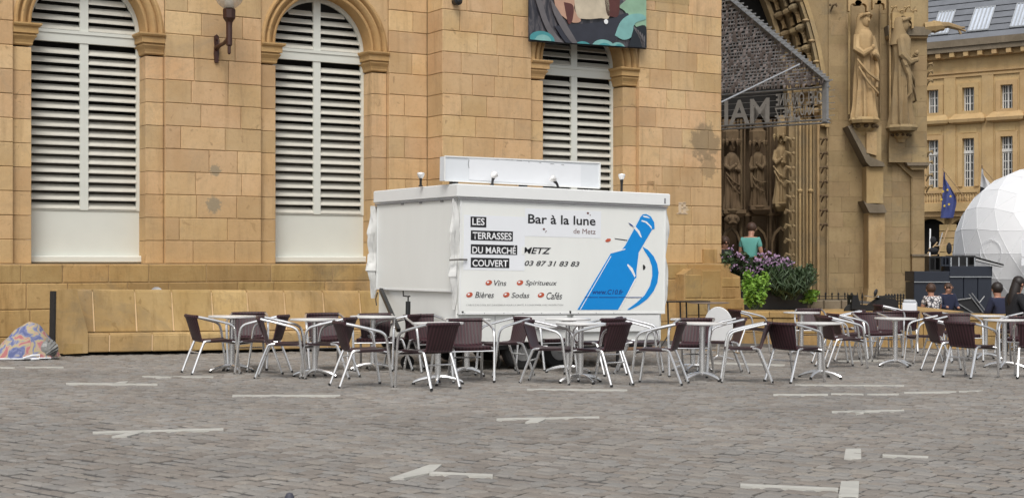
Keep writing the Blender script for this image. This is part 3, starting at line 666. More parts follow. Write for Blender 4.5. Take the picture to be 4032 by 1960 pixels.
mb = MB(); mb.box(1.78, 1.80, -.03, .0, zpb-.005, zpb+.03); mb.box(.08, .1, -.03, 0, zpb+.01, zpb+.03); mb.build('catch', M['black'], tr)
for x_ in (.62, 1.24, 1.86, 2.48):
    mb = MB(); mb.box(x_, x_+.006, .034, .04, zlow+.02, zpb-.04); mb.build('panel_seam', bpy.data.materials['grey_seal'], tr)
for x_ in [x0+.08+.30*q_ for q_ in range(9)]:
    mb = MB(); mb.box(x_, x_+.012, -.0225, -.0205, zpb-.004, zpb+.006); mb.build('rivet', bpy.data.materials['grey_seal'], tr)
for y_ in (.35, .95, 1.5):
    mb = MB(); mb.box(-.028, -.018, y_, y_+.07, zf-.05, zf-.01); mb.build('hinge', bpy.data.materials['grey_seal'], tr)
mb = MB(); mb.box(.05, TL-.1, .15, .25, zlow-.1, zlow); mb.box(.05, TL-.1, TD-.25, TD-.15, zlow-.1, zlow)
for x in (.3, 1.0, 1.9, 2.6): mb.box(x, x+.08, .25, TD-.25, zlow-.09, zlow-.01)
mb.build('chassis', M['black'], tr)
for x in (1.15, 1.75):
    for y in (.16, TD-.34):
        mb = MB(); mb.T = Matrix.Translation((x, y+.09, .27)) @ Matrix.Rotation(R(90), 4, 'X'); mb.lathe([(.16, -.09), (.25, -.085), (.27, -.06), (.27, .06), (.25, .085), (.16, .09)], 22); wh = mb.build('wheel', M['rubber'], tr, True)
        mb = MB(); mb.T = Matrix.Translation((x, y+.09, .27)) @ Matrix.Rotation(R(90), 4, 'X'); mb.lathe([(.155, -.095), (.155, .095), (.06, .10), (.05, .11)], 18); mb.build('rim', M['grille'], wh)
for x in (.2, 2.7):
    mb = MB(); mb.tube([(x, .12, .0), (x, .12, zlow)], .025, 8); mb.box(x-.07, x+.07, .05, .19, 0, .02); mb.build('steady_leg', M['black'], tr)
# draw bar, jack wheel and strut at the left end
mb = MB(); mb.tube([(0, .5, zlow-.05), (-.42, TD/2, zlow-.06)], .04, 6); mb.tube([(0, TD-.5, zlow-.05), (-.42, TD/2, zlow-.06)], .04, 6); mb.ball((-.44, TD/2, zlow-.05), .05, 10, 6); mb.build('draw_bar', M['black'], tr)
js, jz = side(1607, 1184); y_j = TD*.42
def nearpt(px, py, xl):                             # on a plane x=xl left of the trailer
    o = TF.I @ Vector((0, 0, EYE)); d = TF.I.to_3x3() @ Vector(((px-2016)/5820, 1, -(py-1031)/5820)); t = (xl-o.x)/d.x; return o+t*d
a = nearpt(1607, 1186, -.28); b_ = nearpt(1607, 1320, -.28)
mb = MB(); mb.tube([(a.x, a.y, .2), (a.x, a.y, a.z)], .034, 12); mb.build('jack_tube', M['black'], tr, True)
mb = MB(); mb.tube([(a.x, a.y, a.z), (a.x, a.y, a.z+.065), (a.x-.0, a.y+.06, a.z+.07), (a.x, a.y+.14, a.z+.07), (a.x, a.y+.15, a.z+.14)], .010, 6); mb.tube([(a.x, a.y, a.z+.067), (a.x, a.y-.05, a.z+.07)], .01, 6); mb.build('crank', M['black'], tr)
mb = MB(); mb.T = Matrix.Translation((a.x, a.y, .09)) @ Matrix.Rotation(R(90), 4, 'X'); mb.lathe([(.03, -.03), (.09, -.03), (.1, 0), (.09, .03), (.03, .03)], 16); mb.build('jack_wheel', M['rubber'], tr)
a = nearpt(1500, 1140, -.05); b_ = nearpt(1570, 1300, -.45)
mb = MB(); mb.tube([(a.x, a.y, a.z), (b_.x, b_.y, b_.z)], .036, 4); mb.build('strut', M['black'], tr)
a = nearpt(1487, 1150, -.03); mb = MB(); mb.tube([(a.x, a.y, a.z), (a.x-.02, a.y+.02, a.z-.1), (a.x-.02, a.y-.01, a.z-.19)], .008, 6); mb.build('strap', M['black'], tr)
# crumpled soft curtains at the corners
def curtain(x0, y0, dx, dy, wfun, z0, z1, name='rolled_curtain', outd=(0, -1)):
    mb = MB(); nz_, ns = 70, 16; vs = []
    for j in range(nz_+1):
        t = j/nz_; z = z0+(z1-z0)*t; w_ = wfun(t)
        for i in range(ns):
            a = 2*math.pi*i/ns
            r = w_*(.42+.10*math.sin(5*a+9*t)+.06*math.sin(3*a-15*t)+.03*math.sin(21*t+2*a))
            vs.append((x0+dx*t+math.cos(a)*r+.012*math.sin(17*t), y0+dy*t+math.sin(a)*r*.55+.01*math.cos(13*t), z))
    mb.add(vs, [(j*ns+i, j*ns+(i+1) % ns, (j+1)*ns+(i+1) % ns, (j+1)*ns+i) for j in range(nz_) for i in range(ns)]+[tuple(range(ns-1, -1, -1)), tuple(range(nz_*ns, nz_*ns+ns))])
    return mb.build(name, M['pvc'], tr, True)
zb0 = TF.at(1800, 1225)[1]
waist = lambda t: .13*(.25+min(1, t*3.0)) if t < .3 else (.20-.33*(t-.3) if t < .48 else (.11+.22*(t-.48) if t < .7 else .17-.35*(t-.7)))
curtain(-.01, .03, 0, 0, waist, zb0+.02, zf-.02)
curtain(-.03, TD+.02, -.0, .0, lambda t: waist(t)*1.25+.02, zb0+.12, zf-.04)
curtain(TL+.0, .05, 0, 0, lambda t: .05+.13*abs(math.sin(t*6.0))**.6, zpb+.05, zf-.02)
x, z = TF.at(1800, 1021, .06); mb = MB(); mb.tube([(-.12, -.02, z-.01), (0, -.075, z), (.14, -.03, z)], .012, 6); mb.build('tie', mat('grey_tie', (.15, .14, .13), .7), tr)
# sign box on the roof
ns = -.16
xa, za = TF.at(1755, 712, ns); xb, zb1 = TF.at(2360, 731, ns); xa2, zta = TF.at(1755, 616, ns); _, ztb = TF.at(2360, 642, ns)
mb = MB(); mb.T = Matrix.Translation((0, 0, 0)); mb.prism([(xa-.02, ztop+.045), (xb, ztop+.045), (xb, ztb), (xa-.02, zta)], -ns, -ns+.13); sb = mb.build('roof_sign', mat('sign_box_white', (.72, .75, .78), .35, var=.03), tr)
mb = MB()
for p, q in (((xa-.02, ztop+.045), (xb, ztop+.045)), ((xb, ztop+.045), (xb, ztb)), ((xb, ztb), (xa-.02, zta)), ((xa-.02, zta), (xa-.02, ztop+.045))): mb.tube([(p[0], -ns-.004, p[1]), (q[0], -ns-.004, q[1])], .013, 4)
mb.build('sign_edge', M['trailer2'], sb)
x0, z0 = TF.at(1845, 708, ns); x1, z1 = TF.at(2287, 650, ns)
mb = MB(); mb.add([(x0, -ns-.006, z0), (x1, -ns-.006, z0-.02), (x1, -ns-.006, z1-.0), (x0, -ns-.006, z1+.015)], [(0, 1, 2, 3)]); 
mb.v += [(a, b_+.004, c_) for a, b_, c_ in mb.v[:4]]; mb.f += [(0, 4, 5, 1), (1, 5, 6, 2), (2, 6, 7, 3), (3, 7, 4, 0)]; mb.m += [0]*4
mb.build('blank_sticker', M['sticker'], sb)
mb = MB()
for k in range(9):
    x = x0+.03+k*(x1-x0)/9*.9; l_ = rnd.uniform(.02, .12); z = z1+.02-.03*k/9+rnd.uniform(-.006, .006); mb.tube([(x, -ns-.008, z), (x+l_, -ns-.008, z-.003)], .0035, 4)
mb.tube([(x0-.0, -ns-.008, z1-.02), (x0-.012, -ns-.008, z1-.08), (x0+.0, -ns-.008, z1-.13)], .004, 4)
mb.build('peeling_edge', mat('grey_glue', (.3, .31, .32), .7), sb, kind='stuff')
mb = MB(); 
for x in (xa+.15, xb-.15, (xa+xb)/2): mb.box(x-.04, x+.04, -ns, -ns+.1, ztop-.005, ztop+.05)
mb.build('sign_foot', M['black'], sb)
def spot(px, ptop, pbase, n, tip, label):
    x, z1 = TF.at(px, ptop, n); p = TF.M @ Vector((x, -n, ztop))
    s_ = empty('spotlight', p, TF.eul, label, 'spotlight', 'spotlights along the kiosk roof')
    h = z1-ztop; tx, ty = tip
    mb = MB(); mb.lathe([(.03, 0), (.03, .012), (.012, .02)], 10); mb.tube([(0, 0, 0), (tx*.3, ty*.3, h*.5), (tx*.8, ty*.8, h*.8)], [.018, .017, .026], 8); mb.build('stem', M['black'], s_, True)
    mb = MB(); mb.T = Matrix.Translation((tx, ty, h)) @ Vector((-tx*1.5, -ty*1.5, -h*.5)).to_track_quat('Z', 'Y').to_matrix().to_4x4()
    mb.lathe([(.045, -.035), (.052, -.02), (.048, .0), (.03, .04), (.015, .05)], 14); mb.build('lamp_head', M['steel'], s_, True)
spot(1657, 690, 730, -.9, (0, .0), 'little chrome headed spotlight at the left end of the kiosk roof')
spot(1938, 690, 725, .0, (.04, .02), 'little spotlight in front of the roof sign, left of the pair')
spot(2200, 705, 735, .0, (-.08, .02), 'little spotlight in front of the roof sign, right of the pair, bent left')
spot(2448, 695, 740, -.3, (0, 0), 'little chrome headed spotlight right of the roof sign')

# lettering and pictures on the front flap
def text_part(s, box, mt, n=.0, shear=0, bold=0, parent=None, mirror=False, frame=TF, ypos=None, th=.0015, name='lettering', spacing=1.0):
    cu = bpy.data.curves.new('t', 'FONT'); cu.body = s; cu.size = 1; cu.shear = shear; cu.offset = bold; cu.extrude = 0; cu.resolution_u = 3; cu.space_character = spacing
    ob = bpy.data.objects.new('t', cu); COL.objects.link(ob); dg = bpy.context.evaluated_depsgraph_get(); dg.update()
    me = bpy.data.meshes.new_from_object(ob.evaluated_get(dg)); bpy.data.objects.remove(ob); bpy.data.curves.remove(cu)
    co = np.empty(len(me.vertices)*3); me.vertices.foreach_get('co', co); co = co.reshape(-1, 3)
    x0, x1, z0, z1 = box; mn = co.min(0); mx = co.max(0)
    u_ = (co[:, 0]-mn[0])/(mx[0]-mn[0]); v_ = (co[:, 1]-mn[1])/(mx[1]-mn[1])
    if mirror: u_ = 1-u_
    new = np.stack([x0+u_*(x1-x0), np.full(len(co), -n if ypos is None else ypos), z0+v_*(z1-z0)], 1)
    me.vertices.foreach_set('co', new.ravel()); me.name = name; me.materials.clear(); me.materials.append(M[mt] if isinstance(mt, str) else mt); me.update()
    return link(name, me, parent or tr)
Q = lambda a, b_, c_, d_: TF.box(a/1.789+1400, b_/1.789+580, c_/1.789+1400, d_/1.789+580, .014)   # from the enlarged crop of the photo
def sheet(box, mt, y, name='printed_panel', parent=None):
    x0, x1, z0, z1 = box; mb = MB(); mb.box(x0, x1, y, y+.0015, z0, z1); return mb.build(name, M[mt], parent or tr)
sheet(Q(765, 475, 1190, 868), 'sticker', -.0145, 'sticker'); sheet(Q(1195, 430, 1728, 640), 'sticker', -.0145, 'sticker')
for s_, b1, b2 in (('LES', (810, 487, 920, 565), (822, 497, 908, 550)), ('TERRASSES', (812, 584, 1107, 662), (824, 596, 1098, 653)),
                   ('DU MARCH\u00c9', (812, 682, 1138, 758), (822, 686, 1128, 752)), ('COUVERT', (812, 776, 1082, 850), (823, 790, 1072, 842))):
    sheet(Q(*b1), 'print_black', -.0165, 'black_band'); text_part(s_, Q(*b2), 'print_white', n=.0175, bold=.018)
text_part('Bar \u00e0 la lune', Q(1215, 470, 1690, 552), 'print_black', n=.0165, bold=.018)
text_part('de Metz', Q(1535, 572, 1690, 612), 'print_brown', n=.0165)
text_part('METZ', Q(1178, 703, 1378, 752), 'print_black', n=.0155, shear=.28, bold=.02)
sheet(Q(1170, 700, 1189, 756), 'trailer', -.0175, 'peeled_patch')
text_part('03 87 31 83 83', Q(1190, 797, 1578, 840), 'print_grey', n=.0155, shear=.28, bold=.02)
for s_, bb in (('Vins', (975, 935, 1062, 975)), ('Spiritueux', (1197, 935, 1418, 982)), ('Bi\u00e8res', (842, 1017, 975, 1060)), ('Sodas', (1098, 1022, 1224, 1060)), ('Caf\u00e9s', (1345, 1020, 1455, 1070))):
    text_part(s_, Q(*bb), 'print_grey', n=.0155, shear=.25, bold=.008)
for cx, cy in ((938, 953), (1158, 953), (802, 1038), (1062, 1038), (1306, 1040)):
    for (dx, dy, rx, ry, mt, y) in ((0, 0, 24, 17, 'print_red', -.0165), (-6, -4, 9, 6, 'print_white', -.0180)):
        mb = MB(); pts = []
        for i in range(16):
            a = 2*math.pi*i/16; X_, Y_ = rx*math.cos(a), ry*math.sin(a); X2 = X_*.92+Y_*.38; Y2 = -X_*.38+Y_*.92
            x, z = TF.at((cx+dx+X2)/1.789+1400, (cy+dy+Y2)/1.789+580, .014); pts.append((x, z))
        mb.prism(pts, y, y+.001); mb.build('red_drop' if mt == 'print_red' else 'glint', M[mt], tr)
text_part("L'ABUS D'ALCOOL EST DANGEREUX POUR LA SANT\u00c9, \u00c0 CONSOMMER AVEC MOD\u00c9RATION", Q(782, 1101, 1462, 1116), mat('fine_print', (.3, .3, .3), .5), n=.0155)
def poly_q(pts, mt, y, name):
    P = [TF.at(a/1.789+1400, b_/1.789+580, .014) for a, b_ in pts]; mb = MB(); mb.prism(P, y, y+.0012); return mb.build(name, M[mt], tr)
poly_q([(1562, 1143), (1792, 757), (1800, 742), (1855, 728), (1880, 716), (1900, 690), (1990, 525), (2006, 492), (2022, 473), (2048, 470), (2080, 488), (2104, 530), (2106, 574), (2088, 580), (1994, 740), (1978, 872), (1978, 914), (1848, 1143)], 'print_blue', -.0165, 'printed_bottle')
def arc_q(c, r0, r1, a0, a1, mt, y, name, n=18, sq=1):
    o_ = [(c[0]+r1*math.cos(R(a0+(a1-a0)*i/n)), c[1]+r1*sq*math.sin(R(a0+(a1-a0)*i/n))) for i in range(n+1)]
    i_ = [(c[0]+r0[0]+r0[2]*math.cos(R(a0+(a1-a0)*i/n)), c[1]+r0[1]+r0[2]*sq*math.sin(R(a0+(a1-a0)*i/n))) for i in range(n+1)]
    return poly_q(o_+i_[::-1], mt, y, name)
poly_q([(2022, 700), (2060, 722), (2100, 768), (2124, 820), (2134, 880), (2126, 950), (2100, 1010), (2056, 1066), (2000, 1108), (1950, 1135), (1930, 1143), (1912, 1143), (1980, 1092), (2036, 1040), (2074, 975), (2090, 905), (2088, 840), (2068, 780), (2034, 728)], 'print_blue', -.0165, 'printed_crescent')
for pts in ([(1578, 1143), (1584, 1143), (1800, 768), (1797, 764)], [(1795, 748), (1898, 720), (1900, 712), (1800, 740)], [(1856, 1143), (1862, 1143), (1972, 935), (1970, 920)],
            [(1920, 528), (1960, 545), (2000, 590), (2016, 636), (2006, 632), (1985, 598), (1950, 560)], [(1916, 820), (1950, 850), (1972, 905), (1964, 916), (1945, 880), (1912, 830)], [(2015, 512), (2050, 522), (2085, 560), (2086, 578), (2070, 556), (2040, 530), (2012, 522)],
            [(2020, 482), (2052, 484), (2075, 500), (2060, 498), (2030, 492)]):
    poly_q(pts, 'print_white', -.0180, 'printed_highlight')
poly_q([(1920, 528), (1945, 545), (1965, 565), (1935, 550)], 'print_navy', -.0195, 'printed_line')
poly_q([(1825, 640), (1915, 652), (1912, 658), (1826, 646)], 'print_grey', -.0165, 'printed_line')
poly_q([(1758, 658), (1772, 643), (1795, 642), (1799, 654), (1785, 666), (1765, 667)], 'print_red', -.0165, 'printed_olive')
poly_q([(2024, 825), (2036, 830), (2043, 845), (2036, 860), (2024, 864)], 'print_black', -.0165, 'printed_eye')
for cx, cy, r_ in ((1636, 464, 8), (1652, 478, 4), (1326, 576, 8), (1342, 590, 4), (1338, 598, 3)):
    poly_q([(cx+r_*math.cos(i*math.pi/4), cy+r_*math.sin(i*math.pi/4)) for i in range(8)], 'print_brown', -.0178, 'printed_dot')
text_part('www.C10.fr', Q(1668, 1000, 1885, 1035), 'print_navy', n=.0185, shear=.25, bold=.02)

for a_, b_ in ((1612, 1705), (1712, 1845), (1850, 2015)):
    q0, q1, q2, q3 = Q(a_, 1053, b_, 1058); mb = MB(); mb.box(q0, q1, -.0190, -.0182, q2, q3); mb.build('printed_line', M['print_navy'], tr)

# planks under the kiosk
for (px0, px1, py, lab) in ((1985, 2260, 1392, 'rough brown plank lying on the setts under the kiosk, left one'), (2330, 2620, 1378, 'rough brown plank lying under the right end of the kiosk')):
    p = ground_at(px0, py+6); q = ground_at(px1, py-2); v = q-p; an = math.atan2(v.y, v.x)
    o_ = empty('timber_plank', p, (0, SL*.8, an), lab, 'plank')
    mb = MB(); chamfer_box(mb, 0, v.length*.48, 0, .2, .0, .045, .006); chamfer_box(mb, 0, v.length*.48, .2, .28, .05, .10, .006); mb.build('board', mat('brown_timber', (.22, .13, .075), .9, var=.4, stretch=(1, 14, 14)), o_)
    mb = MB(); chamfer_box(mb, v.length*.5, v.length, 0.01, .2, 0, .045, .006); mb.build('board', bpy.data.materials['brown_timber'], o_)

# ------------------------------------------------------------------ café furniture
def make_chair():
    t = empty('cafe_chair', (0, 0, 0))
    r = .0165
    def back(s, z):                                  # s -1..1 across, z height -> point on the curved back
        f = max(0, (z-.435)/.29); hw = .185+.035*f
        return (s*hw, -.205-.085*f-.045*(1-s*s)*f**.7, z)
    mb = MB(); nu, nv = 9, 7; vs = []
    for sgn in (0, 1):
        for j in range(nv):
            for i in range(nu):
                p = back(-1+2*i/(nu-1), .435+.285*j/(nv-1)); vs.append((p[0], p[1]-.014*sgn, p[2]))
    q = nu*nv; fs = []
    for j in range(nv-1):
        for i in range(nu-1):
            a = j*nu+i; fs += [(a, a+1, a+nu+1, a+nu), (q+a, q+a+nu, q+a+nu+1, q+a+1)]
    for j in range(nv-1): fs += [(j*nu, (j+1)*nu, q+(j+1)*nu, q+j*nu), (j*nu+nu-1, q+j*nu+nu-1, q+(j+1)*nu+nu-1, (j+1)*nu+nu-1)]
    for i in range(nu-1): fs += [(i, q+i, q+i+1, i+1)]
    mb.add(vs, fs)
    mb.build('backrest', M['rattan'], t, True)
    mb = MB(); mb.tube([back(s, .722) for s in [-1.03+2.06*i/10 for i in range(11)]], .0225, 8); mb.build('top_rail', M['rattan'], t, True)
    mb = MB(); sec = [(-.215, .45), (-.19, .432), (-.1, .425), (.08, .43), (.19, .437), (.225, .425), (.22, .405)]
    for i, (y, z) in enumerate(sec):
        hw = .19+.03*min(1, i/4)
        for x in (-hw, -hw*.5, 0, hw*.5, hw): mb.v.append((x, y, z-.008*(1-(x/hw)**2)))
    k = len(sec)
    for i in range(k-1):
        for j in range(4): a = i*5+j; mb.f.append((a, a+1, a+6, a+5))
    top = len(mb.v); mb.v += [(a, b_, c_-.028) for a, b_, c_ in mb.v[:top]]
    mb.f += [tuple(top+q_ for q_ in f[::-1]) for f in mb.f[:]]
    for i in range(k-1): mb.f += [(i*5, (i+1)*5, top+(i+1)*5, top+i*5), (i*5+4, top+i*5+4, top+(i+1)*5+4, (i+1)*5+4)]
    mb.f += [(0, top, top+1, 1), (1, top+1, top+2, 2), (2, top+2, top+3, 3), (3, top+3, top+4, 4)]
    mb.m = [0]*len(mb.f); mb.build('seat', M['rattan'], t, True)
    for s in (-1, 1):
        mb = MB(); mb.tube(arc_pts([(s*.245, .27, 0), (s*.26, .225, .3), (s*.268, .19, .54), (s*.268, .14, .618), (s*.266, .04, .652), (s*.25, -.12, .69), (s*.222, -.27, .722)], 4), r, 7); mb.build('armrest', M['alu'], t, True)
        mb = MB(); mb.tube(arc_pts([(s*.205, -.335, 0), (s*.20, -.27, .18), (s*.192, -.20, .36), (s*.19, -.17, .41), (s*.19, -.1, .418)], 4), r, 7); mb.build('leg', M['alu'], t, True)
        mb = MB(); mb.tube([(s*.19, -.15, .412), (s*.205, .17, .41), (s*.258, .215, .40)], .011, 6); mb.build('side_rail', M['alu'], t, True)
        for yy in (.27, -.335):
            mb = MB(); mb.lathe([(.017, 0), (.018, .022), (.014, .026)], 8, (s*(.245 if yy > 0 else .205), yy, 0)); mb.build('foot_cap', M['rubber'], t)
    mb = MB(); mb.tube([(-.195, -.235, .27), (.195, -.235, .27)], .010, 6); mb.build('stretcher', M['alu'], t, True)
    mb = MB(); mb.tube([(-.255, .215, .375), (.255, .215, .375)], .010, 6); mb.build('stretcher', M['alu'], t, True)
    return t
def make_table():
    t = empty('cafe_table', (0, 0, 0)); h = .715
    mb = MB(); mb.lathe([(.27, h-.012), (.29, h-.02), (.302, h-.018), (.306, h-.008), (.304, h+.004), (.298, h+.006), (.01, h+.006)], 36); mb.build('table_top', M['steel'], t, True)
    mb = MB(); mb.lathe([(.036, .07), (.036, h-.03)], 16); mb.lathe([(.035, h-.045), (.12, h-.03), (.12, h-.018), (.02, h-.018)], 16); mb.build('post', M['alu'], t, True)
    for k in range(4):
        a = R(90*k+20); c_, s_ = math.cos(a), math.sin(a)
        mb = MB(); mb.tube([(c_*q, s_*q, z) for q, z in ((.02, .085), (.10, .082), (.2, .06), (.27, .035), (.29, .022))], [.026, .024, .021, .018, .014], 7); ft = mb.build('foot', M['alu'], t, True)
        mb = MB(); mb.lathe([(.019, 0), (.02, .016), (.012, .022)], 10, (c_*.285, s_*.285, 0)); mb.build('pad', M['rubber'], ft)
    return t
GT = 'round steel café tables'; GC = 'brown woven café chairs with aluminium arms'
T_ = [
 (912, 1464, 12, 'leftmost round steel café table, between the leftmost chairs'),
 (1239, 1485, 50, 'round table second from the left, between chairs turned to it'),
 (1466, 1458, 0, 'round table behind the chair with things lying on its seat'),
 (1724, 1512, 70, 'round table behind the nearest chair, left of centre'),
 (1838, 1478, 30, 'round table under the writing on the kiosk, in the rear row'),
 (2285, 1506, 10, 'round table in front of the blue bottle, nearer of two'),
 (2236, 1468, 60, 'round table in the rear row under the word Cafés on the kiosk'),
 (2764, 1497, 20, 'bare round table right of the kiosk, in the front row'),
 (2728, 1462, 45, 'round table just behind the front one at the kiosk right end'),
 (3228, 1488, 35, 'bare round table right of the chair seen from behind, front row right'),
 (3155, 1396, 15, 'far round table standing just before the low stone wall'),
 (3524, 1442, 5, 'bare round table with a bright rim, between stacked chairs and the wall'),
 (3880, 1414, 25, 'far right round table with a bright white top before the low wall'),
 (3955, 1450, 40, 'round table next to the right edge of the photo'),
]
t0 = make_table()
for i, (px, py, rz, lab) in enumerate(T_):
    o = t0 if i == 0 else copy_tree(t0)
    o.location = ground_at(px, py); o.rotation_euler = (-.009, .012, R(rz)); tag(o, lab, 'table', GT)
C_ = [
 (838, 1468, 60, 'leftmost café chair, facing right'),
 (978, 1452, 172, 'chair facing the viewer behind the leftmost table'),
 (1030, 1469, -82, 'chair facing left at the leftmost table, back leaning right'),
 (1120, 1486, 86, 'chair facing right whose back crosses its neighbour in a V'),
 (1292, 1487, -78, 'chair facing left at the second table from the left'),
 (1283, 1455, 165, 'rear chair facing the viewer behind the second table'),
 (1430, 1520, 68, 'chair facing right in the front row, left of the nearest one'),
 (1475, 1456, 178, 'chair facing the viewer with small things on its seat, by the kiosk left end'),
 (1556, 1454, -72, 'chair facing left before the black jack of the kiosk'),
 (1681, 1527, -42, 'nearest café chair of all, seen from behind, left of centre'),
 (1850, 1500, 168, 'chair facing the viewer just right of the nearest chair'),
 (1690, 1462, 150, 'rear chair half hidden by the nearest chair'),
 (1981, 1478, -118, 'chair facing left below the word Sodas'),
 (1990, 1452, 200, 'rear chair behind the one below the word Sodas'),
 (2172, 1507, 106, 'chair facing right below the foot of the blue bottle'),
 (2362, 1514, -48, 'front row chair seen from behind in front of the blue bottle'),
 (2182, 1453, 160, 'rear chair standing under the word Cafés'),
 (2352, 1474, -42, 'chair partly hidden behind the front row chair at the blue bottle'),
 (2525, 1470, 100, 'chair at the kiosk right corner, seen edge on'),
 (2588, 1511, -72, 'chair facing left, left of the bare table at the kiosk right end'),
 (2728, 1480, 200, 'chair facing the viewer behind the bare table right of the kiosk'),
 (2838, 1468, -95, 'chair facing left in front of the white folded table'),
 (2928, 1503, -84, 'chair facing left, back to back with the one seen from behind'),
 (3130, 1501, 50, 'chair seen from behind in the front row right of the kiosk'),
 (2949, 1388, 72, 'far chair facing right before the low stone wall'),
 (3190, 1380, 188, 'far chair facing the viewer behind the far round table'),
 (3318, 1445, 78, 'front one of the nested chairs facing right', ),
 (3300, 1432, 78, 'middle one of the nested chairs facing right'),
 (3345, 1418, 80, 'rear one of the nested chairs facing right'),
 (3440, 1412, 165, 'chair with a wide purple back left of the bright rimmed table'),
 (3500, 1402, 200, 'chair right behind the bright rimmed table'),
 (3645, 1428, -92, 'chair facing left between two tables on the right'),
 (3738, 1462, 84, 'chair with its back leaning left beside the front right chair'),
 (3822, 1484, 49, 'front chair seen from behind near the right edge'),
 (4072, 1486, 20, 'chair cut off by the right edge of the photo'),
 (4018, 1440, -150, 'chair tucked behind the table at the right edge'),
 (3722, 1404, 150, 'far dark chair left of the far right table'),
 (4000, 1396, -100, 'far chair facing left in front of the woman in black'),
 (3790, 1420, 180, 'middle chair facing the viewer behind the front right chair'),
 (3560, 1384, 10, 'far chair seen from behind near the white box'),
]
c0_ = make_chair()
for i, (px, py, yaw, lab) in enumerate(C_):
    o = c0_ if i == 0 else copy_tree(c0_)
    o.location = ground_at(px, py); o.rotation_euler = (-.009, .012, R(-yaw)); tag(o, lab, 'chair', GC)
for (px, py, yaw, dz, lab) in ((3515, 1383, 85, .10, 'stacked chair on top, before the low wall left of the white box'), (3515, 1383, 85, 0, 'lower chair of the small stack left of the white box'), (3330, 1386, -80, 0, 'far chair facing left before the low wall')):
    o = copy_tree(c0_); p = ground_at(px, py); o.location = p+Vector((.0, -.03 if dz else 0, dz)); o.rotation_euler = (-.009, .012, R(-yaw)); tag(o, lab, 'chair', GC)
# things lying on one seat
p = ground_at(1475, 1456)
lt = empty('ashtray', p+Vector((-.03, -.05, .436)), (0, 0, .4), 'grey ashtray lying on the seat of a rear chair by the kiosk', 'ashtray')
mb = MB(); mb.lathe([(.05, 0), (.062, .03), (.055, .032), (.045, .01), (.01, .008)], 16); mb.build('dish', M['zinc'], lt, True)
mb = MB(); mb.tube([(-.02, 0, .02), (.05, .02, .045)], .006, 6); mb.build('stub', M['print_white'], lt)
# two dark folded high tables and a tipped white one by the kiosk's right end
def folded(px, py, top_y, hw, lab):
    p = ground_at(px, py); zt_ = EYE-(top_y-1031)/5820*p.y-p.z
    o = empty('bar_table', p, (0, 0, R(20)), lab, 'table', 'dark tables behind the kiosk')
    mb = MB(); mb.box(-hw, hw, -.22, .22, zt_-.02, zt_); mb.build('table_top', M['black'], o)
    for x in (-hw+.12, -.06, .06, hw-.12):
        mb = MB(); mb.tube([(x, -.05, .0), (x, 0, zt_-.02)], .014, 6); mb.build('leg', M['black'], o)
    mb = MB(); mb.tube([(-hw+.12, 0, .25), (-hw-.05, 0, .02)], .012, 6); mb.tube([(hw-.12, 0, .3), (hw+.08, 0, .02)], .012, 6); mb.build('brace', M['black'], o)
folded(2690, 1378, 1184, .42, 'dark iron high table standing against the kiosk right end')
p = ground_at(2790, 1382); zt_ = EYE-(1190-1031)/5820*p.y-p.z
o = empty('bar_table', p, (0, 0, 0), 'thin round high table with one post, before the stone corner base', 'table', 'dark tables behind the kiosk')
mb = MB(); mb.lathe([(.28, zt_-.02), (.36, zt_-.012), (.36, zt_), (.01, zt_)], 28); mb.build('table_top', mat('old_table_top', (.22, .17, .14), .5), o, True)
mb = MB(); mb.lathe([(.2, 0), (.2, .015), (.03, .03), (.024, .06), (.024, zt_-.02)], 14); mb.build('post', M['alu'], o, True)
p = ground_at(2820, 1415)
o = empty('folded_round_table', p, (0, R(4), R(-25)), 'folded bistro table with its white oval top tipped upright', 'table')
mb = MB(); mb.T = Matrix.Translation((0, 0, .54)) @ Matrix.Rotation(R(98), 4, 'X'); mb.lathe([(.01, -.012), (.285, -.012), (.292, 0), (.285, .012), (.01, .012)], 36, sx=.8); mb.build('table_top', M['print_white'], o, True)
mb = MB(); mb.tube([(0, .06, .05), (0, .06, .62)], .024, 10); mb.build('post', M['alu'], o)
for a in (30, 150, 270):
    mb = MB(); mb.tube([(0, .06, .06), (.26*math.cos(R(a)), .06+.26*math.sin(R(a)), .015)], .015, 6); mb.build('foot', M['alu'], o)
# slim post near the camera
p = Vector(((1140-2016)/5820*4, 4.0, G(-.6, 4)))
o = empty('slim_post', p, (0, 0, 0), 'rounded top of a slim dark post at the bottom edge of the photo', 'post')
zt_ = EYE-(1940-1031)/5820*4-p.z
mb = MB(); mb.lathe([(.014, 0), (.014, zt_-.02), (.013, zt_-.01), (.008, zt_), (.001, zt_+.002)], 16); mb.build('shaft', mat('dull_grey_paint', (.06, .06, .08), .6), o, True)
mb = MB(); mb.lathe([(.06, 0), (.06, .012), (.015, .02)], 16); mb.build('foot_plate', M['black'], o)

# ------------------------------------------------------------------ raised terrace and low walls before the cathedral
TZ = .28
def PXY(px, py, Y): return Vector(((px-2016)/5820*Y, Y, EYE-(py-1031)/5820*Y))
mb = MB(); a = PXY(2860, 0, 29.6).x; mb.box(4.3, 7.5, 29.7, 44, -.7, TZ-.01); mb.box(7.4, 9.2, 28.9, 44, -.7, TZ-.012)
terr = mb.build('upper_pavement', M['ground'], kind='structure')
for j in range(6):
    for i in range(9):
        x = 4.35+i*.53; y = 29.8+j*.9
        if x < 9: mb2 = MB(); mb2.box(x, x+.515, y, y+.885, TZ-.01, TZ+.002); mb2.build('slab', M['plinth'], terr)
